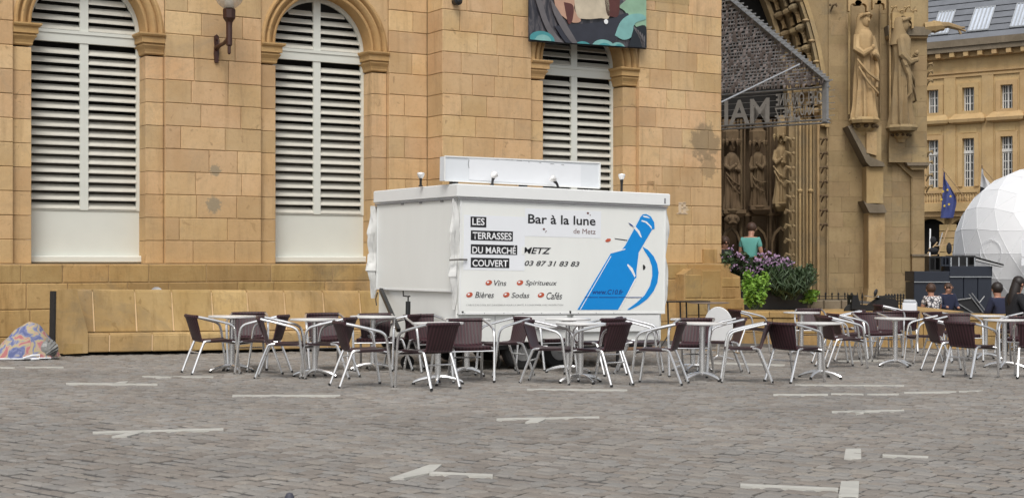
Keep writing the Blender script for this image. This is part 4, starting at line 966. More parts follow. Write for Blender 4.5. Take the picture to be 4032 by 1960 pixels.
# low wall: runs from behind the chairs at the left to the right edge
A_ = Vector((4.35, 29.4, 0)); B_ = Vector((9.35, 27.6, 0)); 
lw = empty('low_stone_wall', A_, (0, 0, math.atan2(B_.y-A_.y, B_.x-A_.x)), 'low golden stone wall behind the right hand chairs, edge of the raised terrace', 'wall')
Lw = (B_-A_).length
x = 0
while x < Lw-.05:
    x2 = min(x+rnd.uniform(.6, 1.0), Lw)
    if Lw-x2 < .35: x2 = Lw
    mb = MB(); chamfer_box(mb, x+.004, x2-.004, 0, .45, TZ-.10, TZ+.02, .012); mb.build('coping', M['plinth'], lw)
    x = x2
for z0, z1 in ((-.12, TZ-.10), (-.45, -.12)):
    x = 0
    while x < Lw-.05:
        x2 = min(x+rnd.uniform(.45, .9), Lw)
        if Lw-x2 < .3: x2 = Lw
        mb = MB(); chamfer_box(mb, x+.004, x2-.004, .03, .42, z0+.004, z1-.004, .01); mb.build('stone', M['plinth'], lw); x = x2
rw = empty('planter_wall', PXY(3020, 1212, 31.5), (0, 0, R(-4)), 'rough grey stone row with black railings above the low wall', 'wall')
x = 0; Lr = 1.85
while x < Lr:
    x2 = min(x+rnd.uniform(.26, .42), Lr+.1); mb = MB(); chamfer_box(mb, x+.006, x2-.006, 0, .4, -.05, .165, .02); mb.build('stone', M['copestone'], rw); x = x2
mb = MB(); mb.box(0, Lr, .05, .42, -.6, -.04); mb.build('footing', M['plinth'], rw)
def railing(px0, px1, ytop, ybot, Y, step, label, thick=.012, slope=0):
    a = PXY(px0, ybot, Y); b_ = PXY(px1, ybot, Y); o = empty('iron_railing', a, (0, 0, 0), label, 'railing', 'iron railings before the cathedral')
    h = (ybot-ytop)/5820*Y; L_ = b_.x-a.x; n = max(2, int(L_/step))
    for i in range(n+1):
        x = L_*i/n; mb = MB(); mb.tube([(x, 0, -.25), (x, 0, h*.72), (x, 0, h*.74), (x, 0, h*.84), (x, 0, h)], [thick, thick, thick*1.9, thick*1.7, .002], 5); mb.build('spike', M['black'], o)
    for z in (h*.22, h*.55): mb = MB(); mb.tube([(0, .012, z), (L_, .012, z)], thick*.9, 4); mb.build('rail', M['black'], o)
railing(3200, 3352, 1150, 1186, 31.8, .135, 'black spiked railing standing on the rough stone row')
railing(3338, 3395, 1150, 1240, 31.0, .10, 'taller short length of black railing left of the scooter mirror')
railing(3488, 3558, 1155, 1192, 31.5, .055, 'dense dark railing at the foot of the buttress left of the white box', .016)
p = PXY(3588, 1243, 28.0)
wb = empty('white_box', Vector((p.x, p.y+.1, TZ+.02)), (0, 0, R(-20)), 'white box with folded lid standing on the low stone wall', 'box')
mb = MB(); chamfer_box(mb, -.13, .13, -.1, .1, 0, .2, .01); mb.build('carton', M['sticker'], wb)
mb = MB(); mb.add([(-.13, .1, .2), (.13, .1, .2), (.10, .0, .265), (-.11, .0, .27)], [(0, 1, 2, 3)]); mb.build('lid', M['print_white'], wb)
# parked scooter seen over the wall
p = PXY(3440, 1210, 30.2)
sco = empty('parked_scooter', Vector((p.x, p.y, TZ)), (0, 0, R(15)), 'dark scooter with a round mirror, parked behind the far chairs', 'scooter')
mb = MB(); mb.prism([(-.55, .05), (-.2, .0), (.35, .02), (.5, .12), (.45, .25), (.1, .26), (-.1, .12), (-.35, .14), (-.42, .33), (-.52, .33)], -.1, .1); mb.build('body', M['black'], sco)
for x in (-.5, .42): mb = MB(); mb.T = Matrix.Translation((x, 0, -.02)) @ Matrix.Rotation(R(90), 4, 'X'); mb.lathe([(.08, -.04), (.16, -.04), (.17, 0), (.16, .04), (.08, .04)], 18); mb.build('wheel', M['rubber'], sco, True)
mb = MB(); mb.tube([(-.05, -.28, .30), (-.02, 0, .28), (-.05, .28, .30)], .014, 6); mb.build('handlebar', M['alu'], sco)
mb = MB(); mb.tube([(0, 0, .26), (.04, -.02, .33)], .008, 5); mb.T = Matrix.Translation((.03, -.03, .38)) @ Matrix.Rotation(R(20), 4, 'Y'); mb.ball((0, 0, 0), .075, 12, 8, 0, (.55, .3, 1)); mb.build('mirror', M['black'], sco, True)
mb = MB(); mb.ball((-.47, -.03, .2), .07, 10, 6); mb.build('headlight', M['pvc'], sco, True)
mb = MB(); mb.box(.05, .45, -.1, .1, .26, .31); mb.build('seat', M['rubber'], sco)

# ------------------------------------------------------------------ cathedral portal
PY = 39.0
PF = Frame((0, PY, 0), 0)
cath = empty('cathedral_portal', (0, PY, 0), (0, 0, 0), 'gothic cathedral portal with carved arch, niches and buttresses right of the market hall', 'church')
def pp(px, py, n=0): return PF.at(px, py, n)
def ppoly(name, pts, n, depth, mt='cath', parent=cath, **k):
    mb = MB(); mb.prism([pp(a, b_, n) for a, b_ in pts], -n, -n+depth); return mb.build(name, M[mt], parent, **k)
def courses(x0, x1, y0, y1, n, mt='cath', h=60, depth=.15):
    y = y1; r_ = 0
    while y > y0+1:
        yt = max(y-h, y0); x = x0; off = rnd.uniform(.3, 1)
        while x < x1-1:
            x2 = x+h*rnd.uniform(1.1, 2.2)*(off if x == x0 else 1)
            if x1-x2 < h*.5: x2 = x1
            a, zt_ = pp(x, yt, n); b_, zb2 = pp(x2, y, n); mb = MB(); chamfer_box(mb, a+.001, b_-.001, -n+rnd.uniform(-.004, .004), -n+depth, zb2+.001, zt_-.001, .004); mb.build('stone', M[mt], cath); x = x2
        y = yt
# masses behind the facing
ppoly('masonry', [(3262, -250), (3590, -250), (3590, 1200), (3262, 1200)], -.02, 2.5)
ppoly('masonry', [(3585, -250), (3650, -250), (3650, 640), (3585, 640)], .22, 1.6)
courses(3262, 3512, -60, 1195, 0); courses(3512, 3592, 560, 1195, 0); courses(3500, 3650, 150, 640, .25); courses(3592, 3640, 665, 1005, .1)
ppoly('masonry', [(3588, 640), (3640, 640), (3640, 1200), (3588, 1200)], .08, 1.2)
ppoly('moulding', [(3496, 100), (3668, 108), (3668, 128), (3655, 140), (3500, 140)], .42, .5, 'copestone')
ppoly('moulding', [(3496, 140), (3655, 140), (3652, 152), (3500, 152)], .34, .4, 'cathlight')
ppoly('masonry', [(3500, -200), (3655, -200), (3655, 100), (3500, 100)], .2, 1.2)
ppoly('moulding', [(3570, 640), (3662, 640), (3658, 652), (3575, 652)], .36, .6, 'copestone'); ppoly('moulding', [(3575, 652), (3655, 652), (3640, 668), (3590, 668)], .28, .4)
ppoly('moulding', [(3592, 1000), (3660, 1000), (3660, 1008), (3592, 1008)], .22, .5, 'copestone')
ppoly('masonry', [(3592, 1008), (3656, 1008), (3656, 1200), (3592, 1200)], .18, .5)
# weathered shoulders and stepped shaft of the first buttress
ppoly('coping', [(3338, 496), (3352, 496), (3428, 618), (3480, 640), (3486, 655), (3426, 655), (3412, 640)], .62, .9, 'copestone')
ppoly('buttress_cap', [(3352, 496), (3470, 496), (3470, 640), (3430, 625)], .55, .8)
ppoly('buttress_shaft', [(3412, 655), (3478, 655), (3478, 800), (3412, 800)], .50, .8, 'cathlight')
ppoly('coping', [(3400, 790), (3412, 800), (3480, 806), (3492, 832), (3490, 838), (3424, 838)], .66, .9, 'copestone')
ppoly('buttress_shaft', [(3420, 838), (3484, 838), (3484, 1135), (3490, 1200), (3410, 1200), (3420, 1135)], .56, .8, 'cathlight')
ppoly('niche_shaft', [(3412, 520), (3452, 520), (3452, 612), (3412, 602)], .64, .3, 'cathlight')
ppoly('shoulder', [(3512, 600), (3560, 560), (3592, 640), (3592, 700), (3530, 640)], .1, .4)
# consoles for the niche statues
def console(cx, y0, y1, w_, n):
    x, zt_ = pp(cx, y0, n); _, zb2 = pp(cx, y1, n); h = zt_-zb2; rr = w_/5820*PY/2
    mb = MB(); mb.lathe([(rr*.5, -h), (rr*.62, -h*.8), (rr*.95, -h*.62), (rr*1.02, -h*.4), (rr*.9, -h*.3), (rr*.92, -h*.12), (rr*.7, 0)], 8, (x, -n+.1, zt_)); mb.build('console', M['cathlight'], cath)
    for k in range(5):
        a = R(-160+k*35); mb = MB(); mb.ball((x+rr*math.cos(a), -n+.1+rr*math.sin(a), zt_-h*.5), rr*.2, 6, 4, 0, (1, 1, .8)); mb.build('leaf_knob', M['cathdark'], cath)
console(3402, 462, 535, 104, .5); console(3550, 505, 560, 72, .3)
# colonnettes, some with rings
def colonnette(px, y0, y1, n, w_=9, mt='cath', ring=None):
    x, zt_ = pp(px, y0, n); _, zb2 = pp(px, y1, n); rr = w_/5820*PY/2
    mb = MB(); mb.lathe([(rr, zb2), (rr, zt_)], 10, (x, -n, 0))
    if ring:
        _, zr = pp(px, ring, n); mb.lathe([(rr, zr-.07), (rr*1.9, zr-.03), (rr*2.1, zr), (rr*1.9, zr+.02), (rr, zr+.04)], 10, (x, -n, 0))
    return mb.build('colonnette', M[mt], cath, True)
ppoly('jamb', [(3106, 480), (3265, 480), (3265, 1200), (3106, 1200)], -.10, 1.5)
for px, w_, n, ring in ((3136, 8, .02, None), (3150, 10, .06, 750), (3163, 7, -.0, None), (3178, 9, .0, None), (3192, 11, .08, 750), (3204, 7, .0, None), (3222, 12, .06, None), (3258, 8, .05, None)):
    colonnette(px, 470, 1190, n, w_, 'cathlight' if w_ > 8 else 'cath', ring)
colonnette(3344, 55, 450, .2, 9, 'cathlight'); colonnette(3505, 80, 480, .42, 9, 'cathlight'); colonnette(3466, 20, 450, .1, 7)
def crocket(px, py, n, s=1, flip=1, mt='cath'):
    x, z = pp(px, py, n); mb = MB()
    mb.tube([(x-.02*flip*s, -n+.05, z-.17*s), (x, -n-.03, z-.07*s), (x+.03*flip*s, -n-.08, z), (x+.10*flip*s, -n-.1, z+.02*s), (x+.13*flip*s, -n-.08, z-.05*s)], [.02*s, .03*s, .035*s, .045*s, .03*s], 6)
    mb.ball((x-.06*s*flip, -n-.06, z+.0), .04*s, 6, 4); return mb.build('crocket', M[mt], cath, True)
for k in range(9): crocket(3112, 548+k*57, .08, 1.25, -1)
for k in range(7): crocket(3238, 548+k*56, .1, .9, 1, 'cathdark'); 
# pointed arch: mouldings struck from one centre
def pxarc(r0, r1, n, depth, mt, name, y1=500, y0=-250, cx=1782, cy=500, seg=16):
    a0 = 0; a1 = math.asin((cy-y0)/((r0+r1)/2)); o_ = []; i_ = []
    for k in range(seg+1):
        a = a0+(a1-a0)*k/seg; o_.append((cx+r1*math.cos(a), cy-r1*math.sin(a))); i_.append((cx+r0*math.cos(a), cy-r0*math.sin(a)))
    return ppoly(name, o_+i_[::-1], n, depth, mt)
pxarc(1468, 1484, .10, .5, 'cathlight', 'arch_moulding'); pxarc(1452, 1464, .04, .5, 'cath', 'arch_moulding'); pxarc(1326, 1342, -1.1, .6, 'cath', 'arch_moulding'); pxarc(1342, 1358, -1.25, .6, 'cathdark', 'arch_moulding')
pxarc(1390, 1398, -.72, .5, 'cath', 'arch_moulding'); pxarc(1356, 1470, -1.3, .6, 'cathdark', 'arch_hollow')
mb = MB(); pts = [(3262, 500), (3262, -250), (3600, -250)]
ppoly('masonry', [(3265, 500), (3264, 430), (3256, 330), (3240, 220), (3212, 100), (3175, 0), (3120, -120), (3050, -250), (3400, -250), (3400, 500)], -.05, 2.0)
courses(3270, 3330, 0, 500, -.0)
# carved figures in the hollow of the arch
def figure_mesh(h, seed, hood=True, arms=True, seg=20, k=8, lean=.0):
    r_ = random.Random(seed); mb = MB(); rings = 26; vs = []; ph = r_.uniform(0, 6); ph2 = r_.uniform(0, 6)
    prof = [(0, .165), (.03, .17), (.12, .15), (.3, .135), (.5, .13), (.62, .125), (.72, .13), (.78, .135), (.82, .115), (.845, .06), (.86, .04)]
    def pr(t):
        for (a, ra), (b_, rb) in zip(prof, prof[1:]):
            if a <= t <= b_: return ra+(rb-ra)*(t-a)/(b_-a)
        return .04
    for j in range(rings+1):
        t = .86*j/rings; r0 = pr(t)
        for i in range(seg):
            a = 2*math.pi*i/seg; fold = .24*max(0, 1-t*1.25)*math.sin(k*a+ph+2.2*t)+.07*math.sin(5*a-9*t+ph2)*(1 if .2 < t < .8 else .3)
            q = r0*(1+fold); x = q*math.cos(a)*.78+lean*.05*math.sin(t*5); y = q*math.sin(a)*.7; vs.append((x*h, y*h, t*h))
    mb.add(vs, [(j*seg+i, j*seg+(i+1) % seg, (j+1)*seg+(i+1) % seg, (j+1)*seg+i) for j in range(rings) for i in range(seg)]+[tuple(range(seg-1, -1, -1))])
    mb.ball((.0, -.02*h, .925*h), .062*h, 12, 9, 0, (.85, .95, 1.2))
    mb.tube([(0, -.078*h, .935*h), (0, -.09*h, .915*h), (0, -.076*h, .905*h)], [.006*h, .011*h, .006*h], 6)
    if hood:
        mb.lathe([(.10*h, .74*h), (.085*h, .82*h), (.070*h, .88*h), (.072*h, .94*h), (.055*h, .985*h), (.015*h, 1.005*h)], 14, (0, .026*h, 0)); mb.tube([(-.07*h, -.02*h, .955*h), (-.05*h, -.07*h, .975*h), (0, -.09*h, .985*h), (.05*h, -.07*h, .975*h), (.07*h, -.02*h, .955*h)], .012*h, 6)
    if arms:
        s = (1 if seed % 2 else -1)*.76
        mb.tube([(s*.125*h, 0, .78*h), (s*.165*h, -.02*h, .64*h), (s*.13*h, -.09*h, .575*h), (s*.03*h, -.145*h, .60*h)], [.042*h, .045*h, .036*h, .022*h], 8)
        mb.tube([(-s*.125*h, 0, .78*h), (-s*.16*h, -.03*h, .65*h), (-s*.12*h, -.11*h, .60*h), (-s*.0*h, -.15*h, .655*h)], [.042*h, .045*h, .036*h, .022*h], 8)
        mb.ball((s*.01*h, -.155*h, .60*h), .024*h, 8, 6); mb.ball((-s*.0, -.155*h, .665*h), .024*h, 8, 6)
        mb.tube([(s*.15*h, -.03*h, .6*h), (s*.14*h, -.09*h, .45*h), (s*.12*h, -.1*h, .3*h), (s*.13*h, -.06*h, .25*h)], [.03*h, .028*h, .022*h, .006*h], 6)
        mb.tube([(-.14*h, -.06*h, .55*h), (-.04*h, -.13*h, .42*h), (.10*h, -.12*h, .36*h), (.15*h, -.04*h, .38*h)], .014*h, 6)
        mb.tube([(-.13*h, -.07*h, .48*h), (-.04*h, -.13*h, .33*h), (.08*h, -.14*h, .24*h), (.14*h, -.06*h, .22*h)], .012*h, 6)
    return mb
small = [figure_mesh(.42, s, s != 2, True, 12, 6).mesh('carved_figure', M[mt_], True) for s, mt_ in ((1, 'cathlight'), (2, 'cath'), (3, 'cathlight'))]
cano = MB(); cano.lathe([(.02, -.05), (.13, -.02), (.15, .02), (.14, .08), (.08, .14), (.02, .2)], 7); cano_me = cano.mesh('carved_canopy', M['cath'])
i_ = 0
for rr, n, step in ((1436, -.28, 84), (1408, -.62, 80), (1372, -1.0, 78)):
    for k in range(8):
        a = (k*step+20+rr % 17)/rr; px, py = 1782+rr*math.cos(a), 500-rr*math.sin(a)
        if py < -90: break
        x, z = pp(px, py, n); o = link('carved_figure', small[i_ % 3], cath, (x, -n, z-.2)); o.rotation_euler = (R(-6), R(-math.degrees(a)), rnd.uniform(-.5, .5)); i_ += 1
        o = link('carved_canopy', cano_me, cath, (x, -n-.02, z-.30)); o.rotation_euler = (R(180), R(-math.degrees(a)), 0)
        if rr == 1436:
            x, z = pp(px+26, py+22, .02); mb = MB(); mb.ball((x, .0, z), .085, 8, 6, 0, (1.2, 1, .6)); mb.build('foliage_boss', M['cathlight'], cath, True)
# porch: deep recess with dark weathered jamb, its shade painted into the stone colour
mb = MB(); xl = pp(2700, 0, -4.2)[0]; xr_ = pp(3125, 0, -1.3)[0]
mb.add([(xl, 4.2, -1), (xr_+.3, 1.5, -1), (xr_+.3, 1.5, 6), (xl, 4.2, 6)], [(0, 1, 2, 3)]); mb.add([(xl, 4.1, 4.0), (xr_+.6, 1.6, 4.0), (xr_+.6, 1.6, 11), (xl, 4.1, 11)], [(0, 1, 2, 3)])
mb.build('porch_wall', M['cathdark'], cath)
mb = MB(); mb.prism([pp(a, b_, -1.9) for a, b_ in ((2600, 460), (3100, 460), (3075, 130), (3000, -80), (2900, -250), (2600, -250))], 1.9, 2.1); mb.build('tympanum', M['dark'], cath)  # near-black colour puts the shade of the arch into the tympanum
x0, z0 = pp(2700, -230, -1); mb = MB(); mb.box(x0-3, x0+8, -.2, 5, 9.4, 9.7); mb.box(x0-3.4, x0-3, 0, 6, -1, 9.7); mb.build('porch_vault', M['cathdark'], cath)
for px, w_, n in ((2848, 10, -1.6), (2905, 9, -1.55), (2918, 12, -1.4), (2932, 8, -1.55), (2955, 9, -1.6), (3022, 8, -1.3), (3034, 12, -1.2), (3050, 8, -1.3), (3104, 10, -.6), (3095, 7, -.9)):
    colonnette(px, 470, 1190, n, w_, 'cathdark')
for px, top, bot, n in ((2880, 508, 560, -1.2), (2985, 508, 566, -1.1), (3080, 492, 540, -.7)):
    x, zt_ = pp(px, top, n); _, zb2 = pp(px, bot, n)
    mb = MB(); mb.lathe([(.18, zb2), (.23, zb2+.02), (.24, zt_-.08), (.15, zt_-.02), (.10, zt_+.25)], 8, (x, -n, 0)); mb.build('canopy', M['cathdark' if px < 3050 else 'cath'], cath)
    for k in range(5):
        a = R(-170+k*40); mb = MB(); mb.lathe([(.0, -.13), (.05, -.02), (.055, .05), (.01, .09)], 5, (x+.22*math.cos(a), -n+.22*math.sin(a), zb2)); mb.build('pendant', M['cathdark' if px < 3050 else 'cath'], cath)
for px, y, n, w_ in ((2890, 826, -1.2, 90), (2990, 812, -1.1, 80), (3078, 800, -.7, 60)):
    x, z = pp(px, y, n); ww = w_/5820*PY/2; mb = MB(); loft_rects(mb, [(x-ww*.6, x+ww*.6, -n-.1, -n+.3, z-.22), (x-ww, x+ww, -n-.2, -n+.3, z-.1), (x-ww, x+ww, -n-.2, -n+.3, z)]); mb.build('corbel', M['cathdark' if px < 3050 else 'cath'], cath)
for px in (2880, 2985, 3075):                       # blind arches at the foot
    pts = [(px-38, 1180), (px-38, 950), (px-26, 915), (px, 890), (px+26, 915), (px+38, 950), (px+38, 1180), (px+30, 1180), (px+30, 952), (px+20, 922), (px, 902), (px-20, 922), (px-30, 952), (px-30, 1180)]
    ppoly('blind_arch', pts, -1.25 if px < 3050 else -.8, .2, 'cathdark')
ppoly('string_course', [(2800, 838), (3100, 838), (3100, 850), (2800, 850)], -1.15, .4, 'cathdark')
x, z = pp(2882, 850, -1.1); mb = MB(); mb.ball((x, 1.1, z-.1), .2, 10, 8, 0, (1.1, 1, .8)); mb.ball((x-.08, .93, z-.06), .05, 6, 5); mb.ball((x+.08, .93, z-.06), .05, 6, 5); mb.tube([(x-.1, .95, z-.2), (x, .9, z-.16), (x+.1, .95, z-.2)], .03, 6); mb.build('carved_head', M['cathdark'], cath, True)
# tracery canopies over the buttress niches
def trefoil(cx, y0, w_, h_, n, mt='cathlight'):
    P = [(cx-w_, y0+h_), (cx-w_, y0), (cx+w_, y0), (cx+w_, y0+h_), (cx+w_*.82, y0+h_)]
    for c_, rr_, a0, a1 in (((cx+w_*.45, y0+h_*.72), w_*.38, -10, 120), ((cx, y0+h_*.45), w_*.36, -20, 200), ((cx-w_*.45, y0+h_*.72), w_*.38, 60, 190)):
        for k in range(7): a = R(a0+(a1-a0)*k/6); P.append((c_[0]+rr_*math.cos(a), c_[1]-rr_*math.sin(a)))
    P.append((cx-w_*.82, y0+h_)); ppoly('tracery', P, n, .2, mt)
trefoil(3380, -10, 40, 55, .75); trefoil(3462, -10, 26, 45, .6); trefoil(3556, 50, 42, 62, .55)
ppoly('niche_back', [(3352, 0), (3460, 0), (3460, 455), (3352, 455)], .03, .05, 'cath')  # plain panel in the wall's own stone behind the first statue
def top_tracery(px, n): 
    for k in range(4): crocket(px+k*26, 30+(k % 2)*14, n, .7, 1, 'cathlight')
top_tracery(3515, .5); crocket(3275, 22, .08, .9, 1, 'cathdark')
# statues
def statue(px, ytop, ybot, n, seed, label, mt='cathlight', hood=True, yaw=0, cat='statue'):
    x, zt_ = pp(px, ytop, n); _, zb2 = pp(px, ybot, n); h = zt_-zb2
    o = empty('stone_statue', (x, PY-n, zb2), (0, 0, R(yaw)), label, cat, 'carved statues of the portal')
    fo = figure_mesh(h, seed, hood, True, 40, 9).build('figure', M[mt], o, True); fo.scale = (.86, .86, 1)
    mb = MB(); mb.lathe([(.13*h, -.04*h), (.145*h, -.01*h), (.13*h, .015*h)], 8); mb.build('base', M[mt], o)
statue(3402, 52, 470, .62, 3, 'tall pale hooded statue standing on the console of the first buttress', yaw=25)
statue(3550, 66, 500, .50, 6, 'tall robed statue in profile on the second buttress', 'cath', True, yaw=70)
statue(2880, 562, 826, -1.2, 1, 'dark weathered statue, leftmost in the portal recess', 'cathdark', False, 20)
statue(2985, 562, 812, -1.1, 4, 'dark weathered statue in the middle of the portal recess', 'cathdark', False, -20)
statue(3078, 535, 800, -.7, 5, 'lighter robed statue at the right side of the portal recess', 'cath', True, -10)
# projecting carved arm at the corner of the buttress
for k, yy in enumerate((255, 285, 320, 600, 640, 690, 735)): crocket(3652, yy, .15, .9, 1, 'cath')
x, z = pp(3655, 108, .3)
ga = empty('gargoyle', (x, PY-.3, z), (0, 0, 0), 'carved stone beast stretching out over the pale building', 'gargoyle')
mb = MB(); S_ = PY/5820
mb.tube([(-.1, 0, -.02), (.1, -.02, 0), (18*S_*1.2, -.03, .0), (45*S_, -.03, .02), (62*S_, -.03, .0)], [.14, .15, .17, .13, .10], 8); mb.build('body', M['cathlight'], ga, True)
mb = MB(); mb.tube([(45*S_, -.05, .03), (75*S_, -.07, .04), (105*S_, -.08, -.02), (125*S_, -.08, -.06)], [.10, .08, .07, .06], 7); mb.tube([(120*S_, -.08, -.03), (138*S_, -.1, -.03)], .03, 5); mb.tube([(120*S_, -.08, -.06), (142*S_, -.09, -.12)], .03, 5); mb.tube([(116*S_, -.08, -.08), (124*S_, -.09, -.2)], .035, 5)
mb.build('foreleg', M['cath'], ga, True)

# ------------------------------------------------------------------ metal canopy with cut-out letters
P0 = Vector(((3250-2016)/5820*35.5, 35.5, 0)); CF = Frame(P0, -37.8)
cy_ = empty('metal_canopy', P0, CF.eul, 'galvanised metal canopy with cut out letters hanging before the cathedral door', 'canopy')
z_t = CF.at(3250, 320, 0)[1]; z_b = CF.at(3250, 476, 0)[1]
d_end = 4.7; p_end = Vector(((2855-2016)/5820, 1, 0)); 
z_e = 6.95; Wd = 5.2
mb = MB(); mb.tube([(0, 0, z_t+.03), (0, -d_end, z_e)], .085, 4); mb.build('beam', M['grille'], cy_)
mb = MB(); mb.tube([(0, 0, z_t+.06), (0, 0, z_b-.03)], .085, 4); mb.build('post', M['grille'], cy_)
for z in (z_t+.0, z_t-.14, z_b+.03, z_b-.05): mb = MB(); mb.tube([(.12, 0, z), (-Wd, 0, z)], .024, 6); mb.build('rail', M['grille'], cy_)
for k in range(5): mb = MB(); z = z_b+.12+k*.15; mb.tube([(.25, -.01, z), (-Wd, -.01, z)], .009, 4); mb.build('wire', M['grille'], cy_)
nrow = 26
tab = MB()
for i in range(nrow):
    f = (i+.4)/nrow; y = -d_end*f; z = z_t+(z_e-z_t)*f
    mb = MB(); mb.box(-Wd, .22, y-.012, y+.012, z-.03, z+.0); mb.build('slat', M['grille'], cy_)
    x = -.02+rnd.uniform(0, .1)
    while x > -Wd*.75:
        h = rnd.uniform(.07, .13); w2 = rnd.uniform(.05, .11); k = rnd.randrange(3)
        if k == 0: tab.add([(x, y, z-.03), (x-w2, y, z-.03), (x-w2*.7, y-.06, z-.03-h), (x-w2*.2, y-.06, z-.03-h)], [(0, 1, 2, 3)])
        elif k == 1: tab.tube([(x, y, z-.03), (x-.01, y-.02, z-.03-h), (x-w2, y-.02, z-.03-h), (x-w2, y, z-.03)], .012, 4)
        else: tab.box(x-w2, x, y-.05, y-.04, z-.03-h, z-.02); 
        x -= w2+rnd.uniform(.03, .08)
tab.build('letter_tab', M['grilled'], cy_, kind='stuff')
def letters(s_, px0, py0, px1, py1):
    x0, z1 = CF.at(px0, py0, .02); x1, z0 = CF.at(px1, py1, .02); text_part(s_, (x0, x1, z0, z1), 'letter', parent=cy_, mirror=True, ypos=-.02, bold=.02, name='lettering')
letters('MAI', 2852, 398, 3030, 482); letters('CHEL ORRAINE', 3055, 370, 3240, 405); letters('NAUTS METZ', 3050, 425, 3205, 452); letters('METZ', 3056, 462, 3150, 480)
a = CF.I @ PXY(2838, 404, 32.2); b_ = CF.I @ PXY(3148, 254, 33.8)
mb = MB(); mb.tube([tuple(a), tuple(b_)], .022, 8); mb.build('stay_rod', M['alu'], cy_)

# ------------------------------------------------------------------ planting and flowers
def plant(name, loc, w_, h_, dp, n, leaf, mt, label, droop=0, cat='plant', blossoms=0, seed=1, ball=True, grass=False):
    r_ = random.Random(seed); o = empty(name, loc, (0, 0, 0), label, cat)
    mb = MB(); st = MB()
    clumps = [(r_.uniform(-1, 1)*w_, r_.uniform(-1, 1)*dp, h_*r_.uniform(.25, .95)) for _ in range(14)]
    for i in range(n):
        c_ = r_.choice(clumps); q = Vector((r_.gauss(0, 1), r_.gauss(0, 1), r_.gauss(0, 1))).normalized()*r_.random()**.5
        top = h_*(1-.25*(abs(c_[0])/w_)**2)
        p = Vector((c_[0]+q.x*w_*.33, c_[1]+q.y*dp*.5, min(c_[2], top)+q.z*h_*.24)); p.z = max(-droop, p.z)
        L_ = leaf*r_.uniform(.6, 1.4); d = Vector((r_.gauss(0, 1), r_.gauss(0, 1)-.5, r_.gauss(-.1, .6) if not grass else 1.2)).normalized(); s = d.orthogonal().normalized()*L_*(.32 if not grass else .1)
        s.rotate(Matrix.Rotation(r_.uniform(0, 6), 3, d))
        if grass:
            e = p+d*L_*1.6+Vector((r_.gauss(0, .3)*L_, 0, 0)); e2 = e+Vector((r_.gauss(0, .5)*L_, -.2*L_, -L_*.7))
            mb.add([tuple(p-s), tuple(p+s), tuple(e+s*.8), tuple(e-s*.8), tuple(e2)], [(0, 1, 2, 3), (3, 2, 4)])
        else: mb.add([tuple(p), tuple(p+d*L_*.5+s), tuple(p+d*L_), tuple(p+d*L_*.5-s)], [(0, 1, 2, 3)])
    mb.build('foliage', M[mt], o, kind='stuff')
    for c_ in clumps: st.tube([(c_[0]*.4, c_[1]*.4, 0), (c_[0]*.8, c_[1], c_[2]*.6), c_], .01, 4)
    st.build('stems', M['leaf'], o)
    if blossoms:
        bl = MB()
        for i in range(blossoms):
            a = r_.uniform(-1, 1); z = h_*(1.08-.3*a*a)*r_.uniform(.55, 1.08)
            c_ = Vector((a*w_*1.15, -dp*r_.uniform(-.2, 1.1), z))
            for k in range(7):
                d = Vector((r_.gauss(0, 1), r_.gauss(0, 1), r_.gauss(0, .7))).normalized()*.055; s = d.orthogonal().normalized()*.03
                q_ = c_+Vector((r_.gauss(0, .04), r_.gauss(0, .04), r_.gauss(0, .025))); bl.add([tuple(q_), tuple(q_+d*.5+s), tuple(q_+d), tuple(q_+d*.5-s)], [(0, 1, 2, 3)])
        bl.build('blossom', M['purple'], o, kind='stuff')
    return o
p = PXY(2890, 1100, 31.0); plant('flowering_bush', Vector((p.x, p.y+.3, TZ+.30)), .38, .85, .25, 1500, .09, 'leaf', 'bush with mauve flowers in front of the man in the teal shirt', blossoms=26, seed=3)
p = PXY(3030, 1100, 31.0); plant('flowering_bush', Vector((p.x, p.y+.1, TZ+.30)), .42, .80, .3, 1900, .09, 'leaf', 'wider mauve flowering bush right of the man in the teal shirt', blossoms=46, seed=5)
p = PXY(3105, 1130, 30.6); plant('hanging_plant', Vector((p.x, p.y, TZ+.22)), .32, .5, .2, 1100, .14, 'leaf', 'dark green long leaved plant hanging over the black planter', droop=.1, seed=8, grass=True)
p = PXY(3165, 1090, 31.2); plant('pale_shrub', Vector((p.x, p.y, TZ+.45)), .2, .5, .15, 500, .07, 'leaf', 'small olive shrub behind the planter, nearest the portal columns', seed=9)
p = PXY(3190, 1140, 30.9); plant('lime_plant', Vector((p.x, p.y, TZ+.10)), .12, .32, .1, 240, .1, 'leafl', 'small lime green sprig at the right end of the planter', seed=11)
p = PXY(2975, 1190, 29.9); plant('lime_plant', Vector((p.x, p.y-.1, TZ+.04)), .20, .75, .16, 1500, .085, 'leafl', 'bright lime green trailing plant beside the corner of the market hall', seed=12, droop=.0)
p = PXY(2880, 1180, 31.0)
pl = empty('planter_trough', Vector((p.x, 30.9, TZ)), (0, 0, 0), 'long black planter trough under the flowers', 'planter')
mb = MB(); x1 = PXY(3180, 0, 31).x-p.x; loft_rects(mb, [(0.02, x1-.02, .02, .5, 0), (0, x1, 0, .52, .36), (-.02, x1+.02, -.02, .54, .36), (-.02, x1+.02, -.02, .54, .40)]); mb.build('trough', M['black'], pl)
mb = MB(); mb.box(.03, x1-.03, .03, .49, .36, .41); mb.build('soil', M['leaf'], pl)

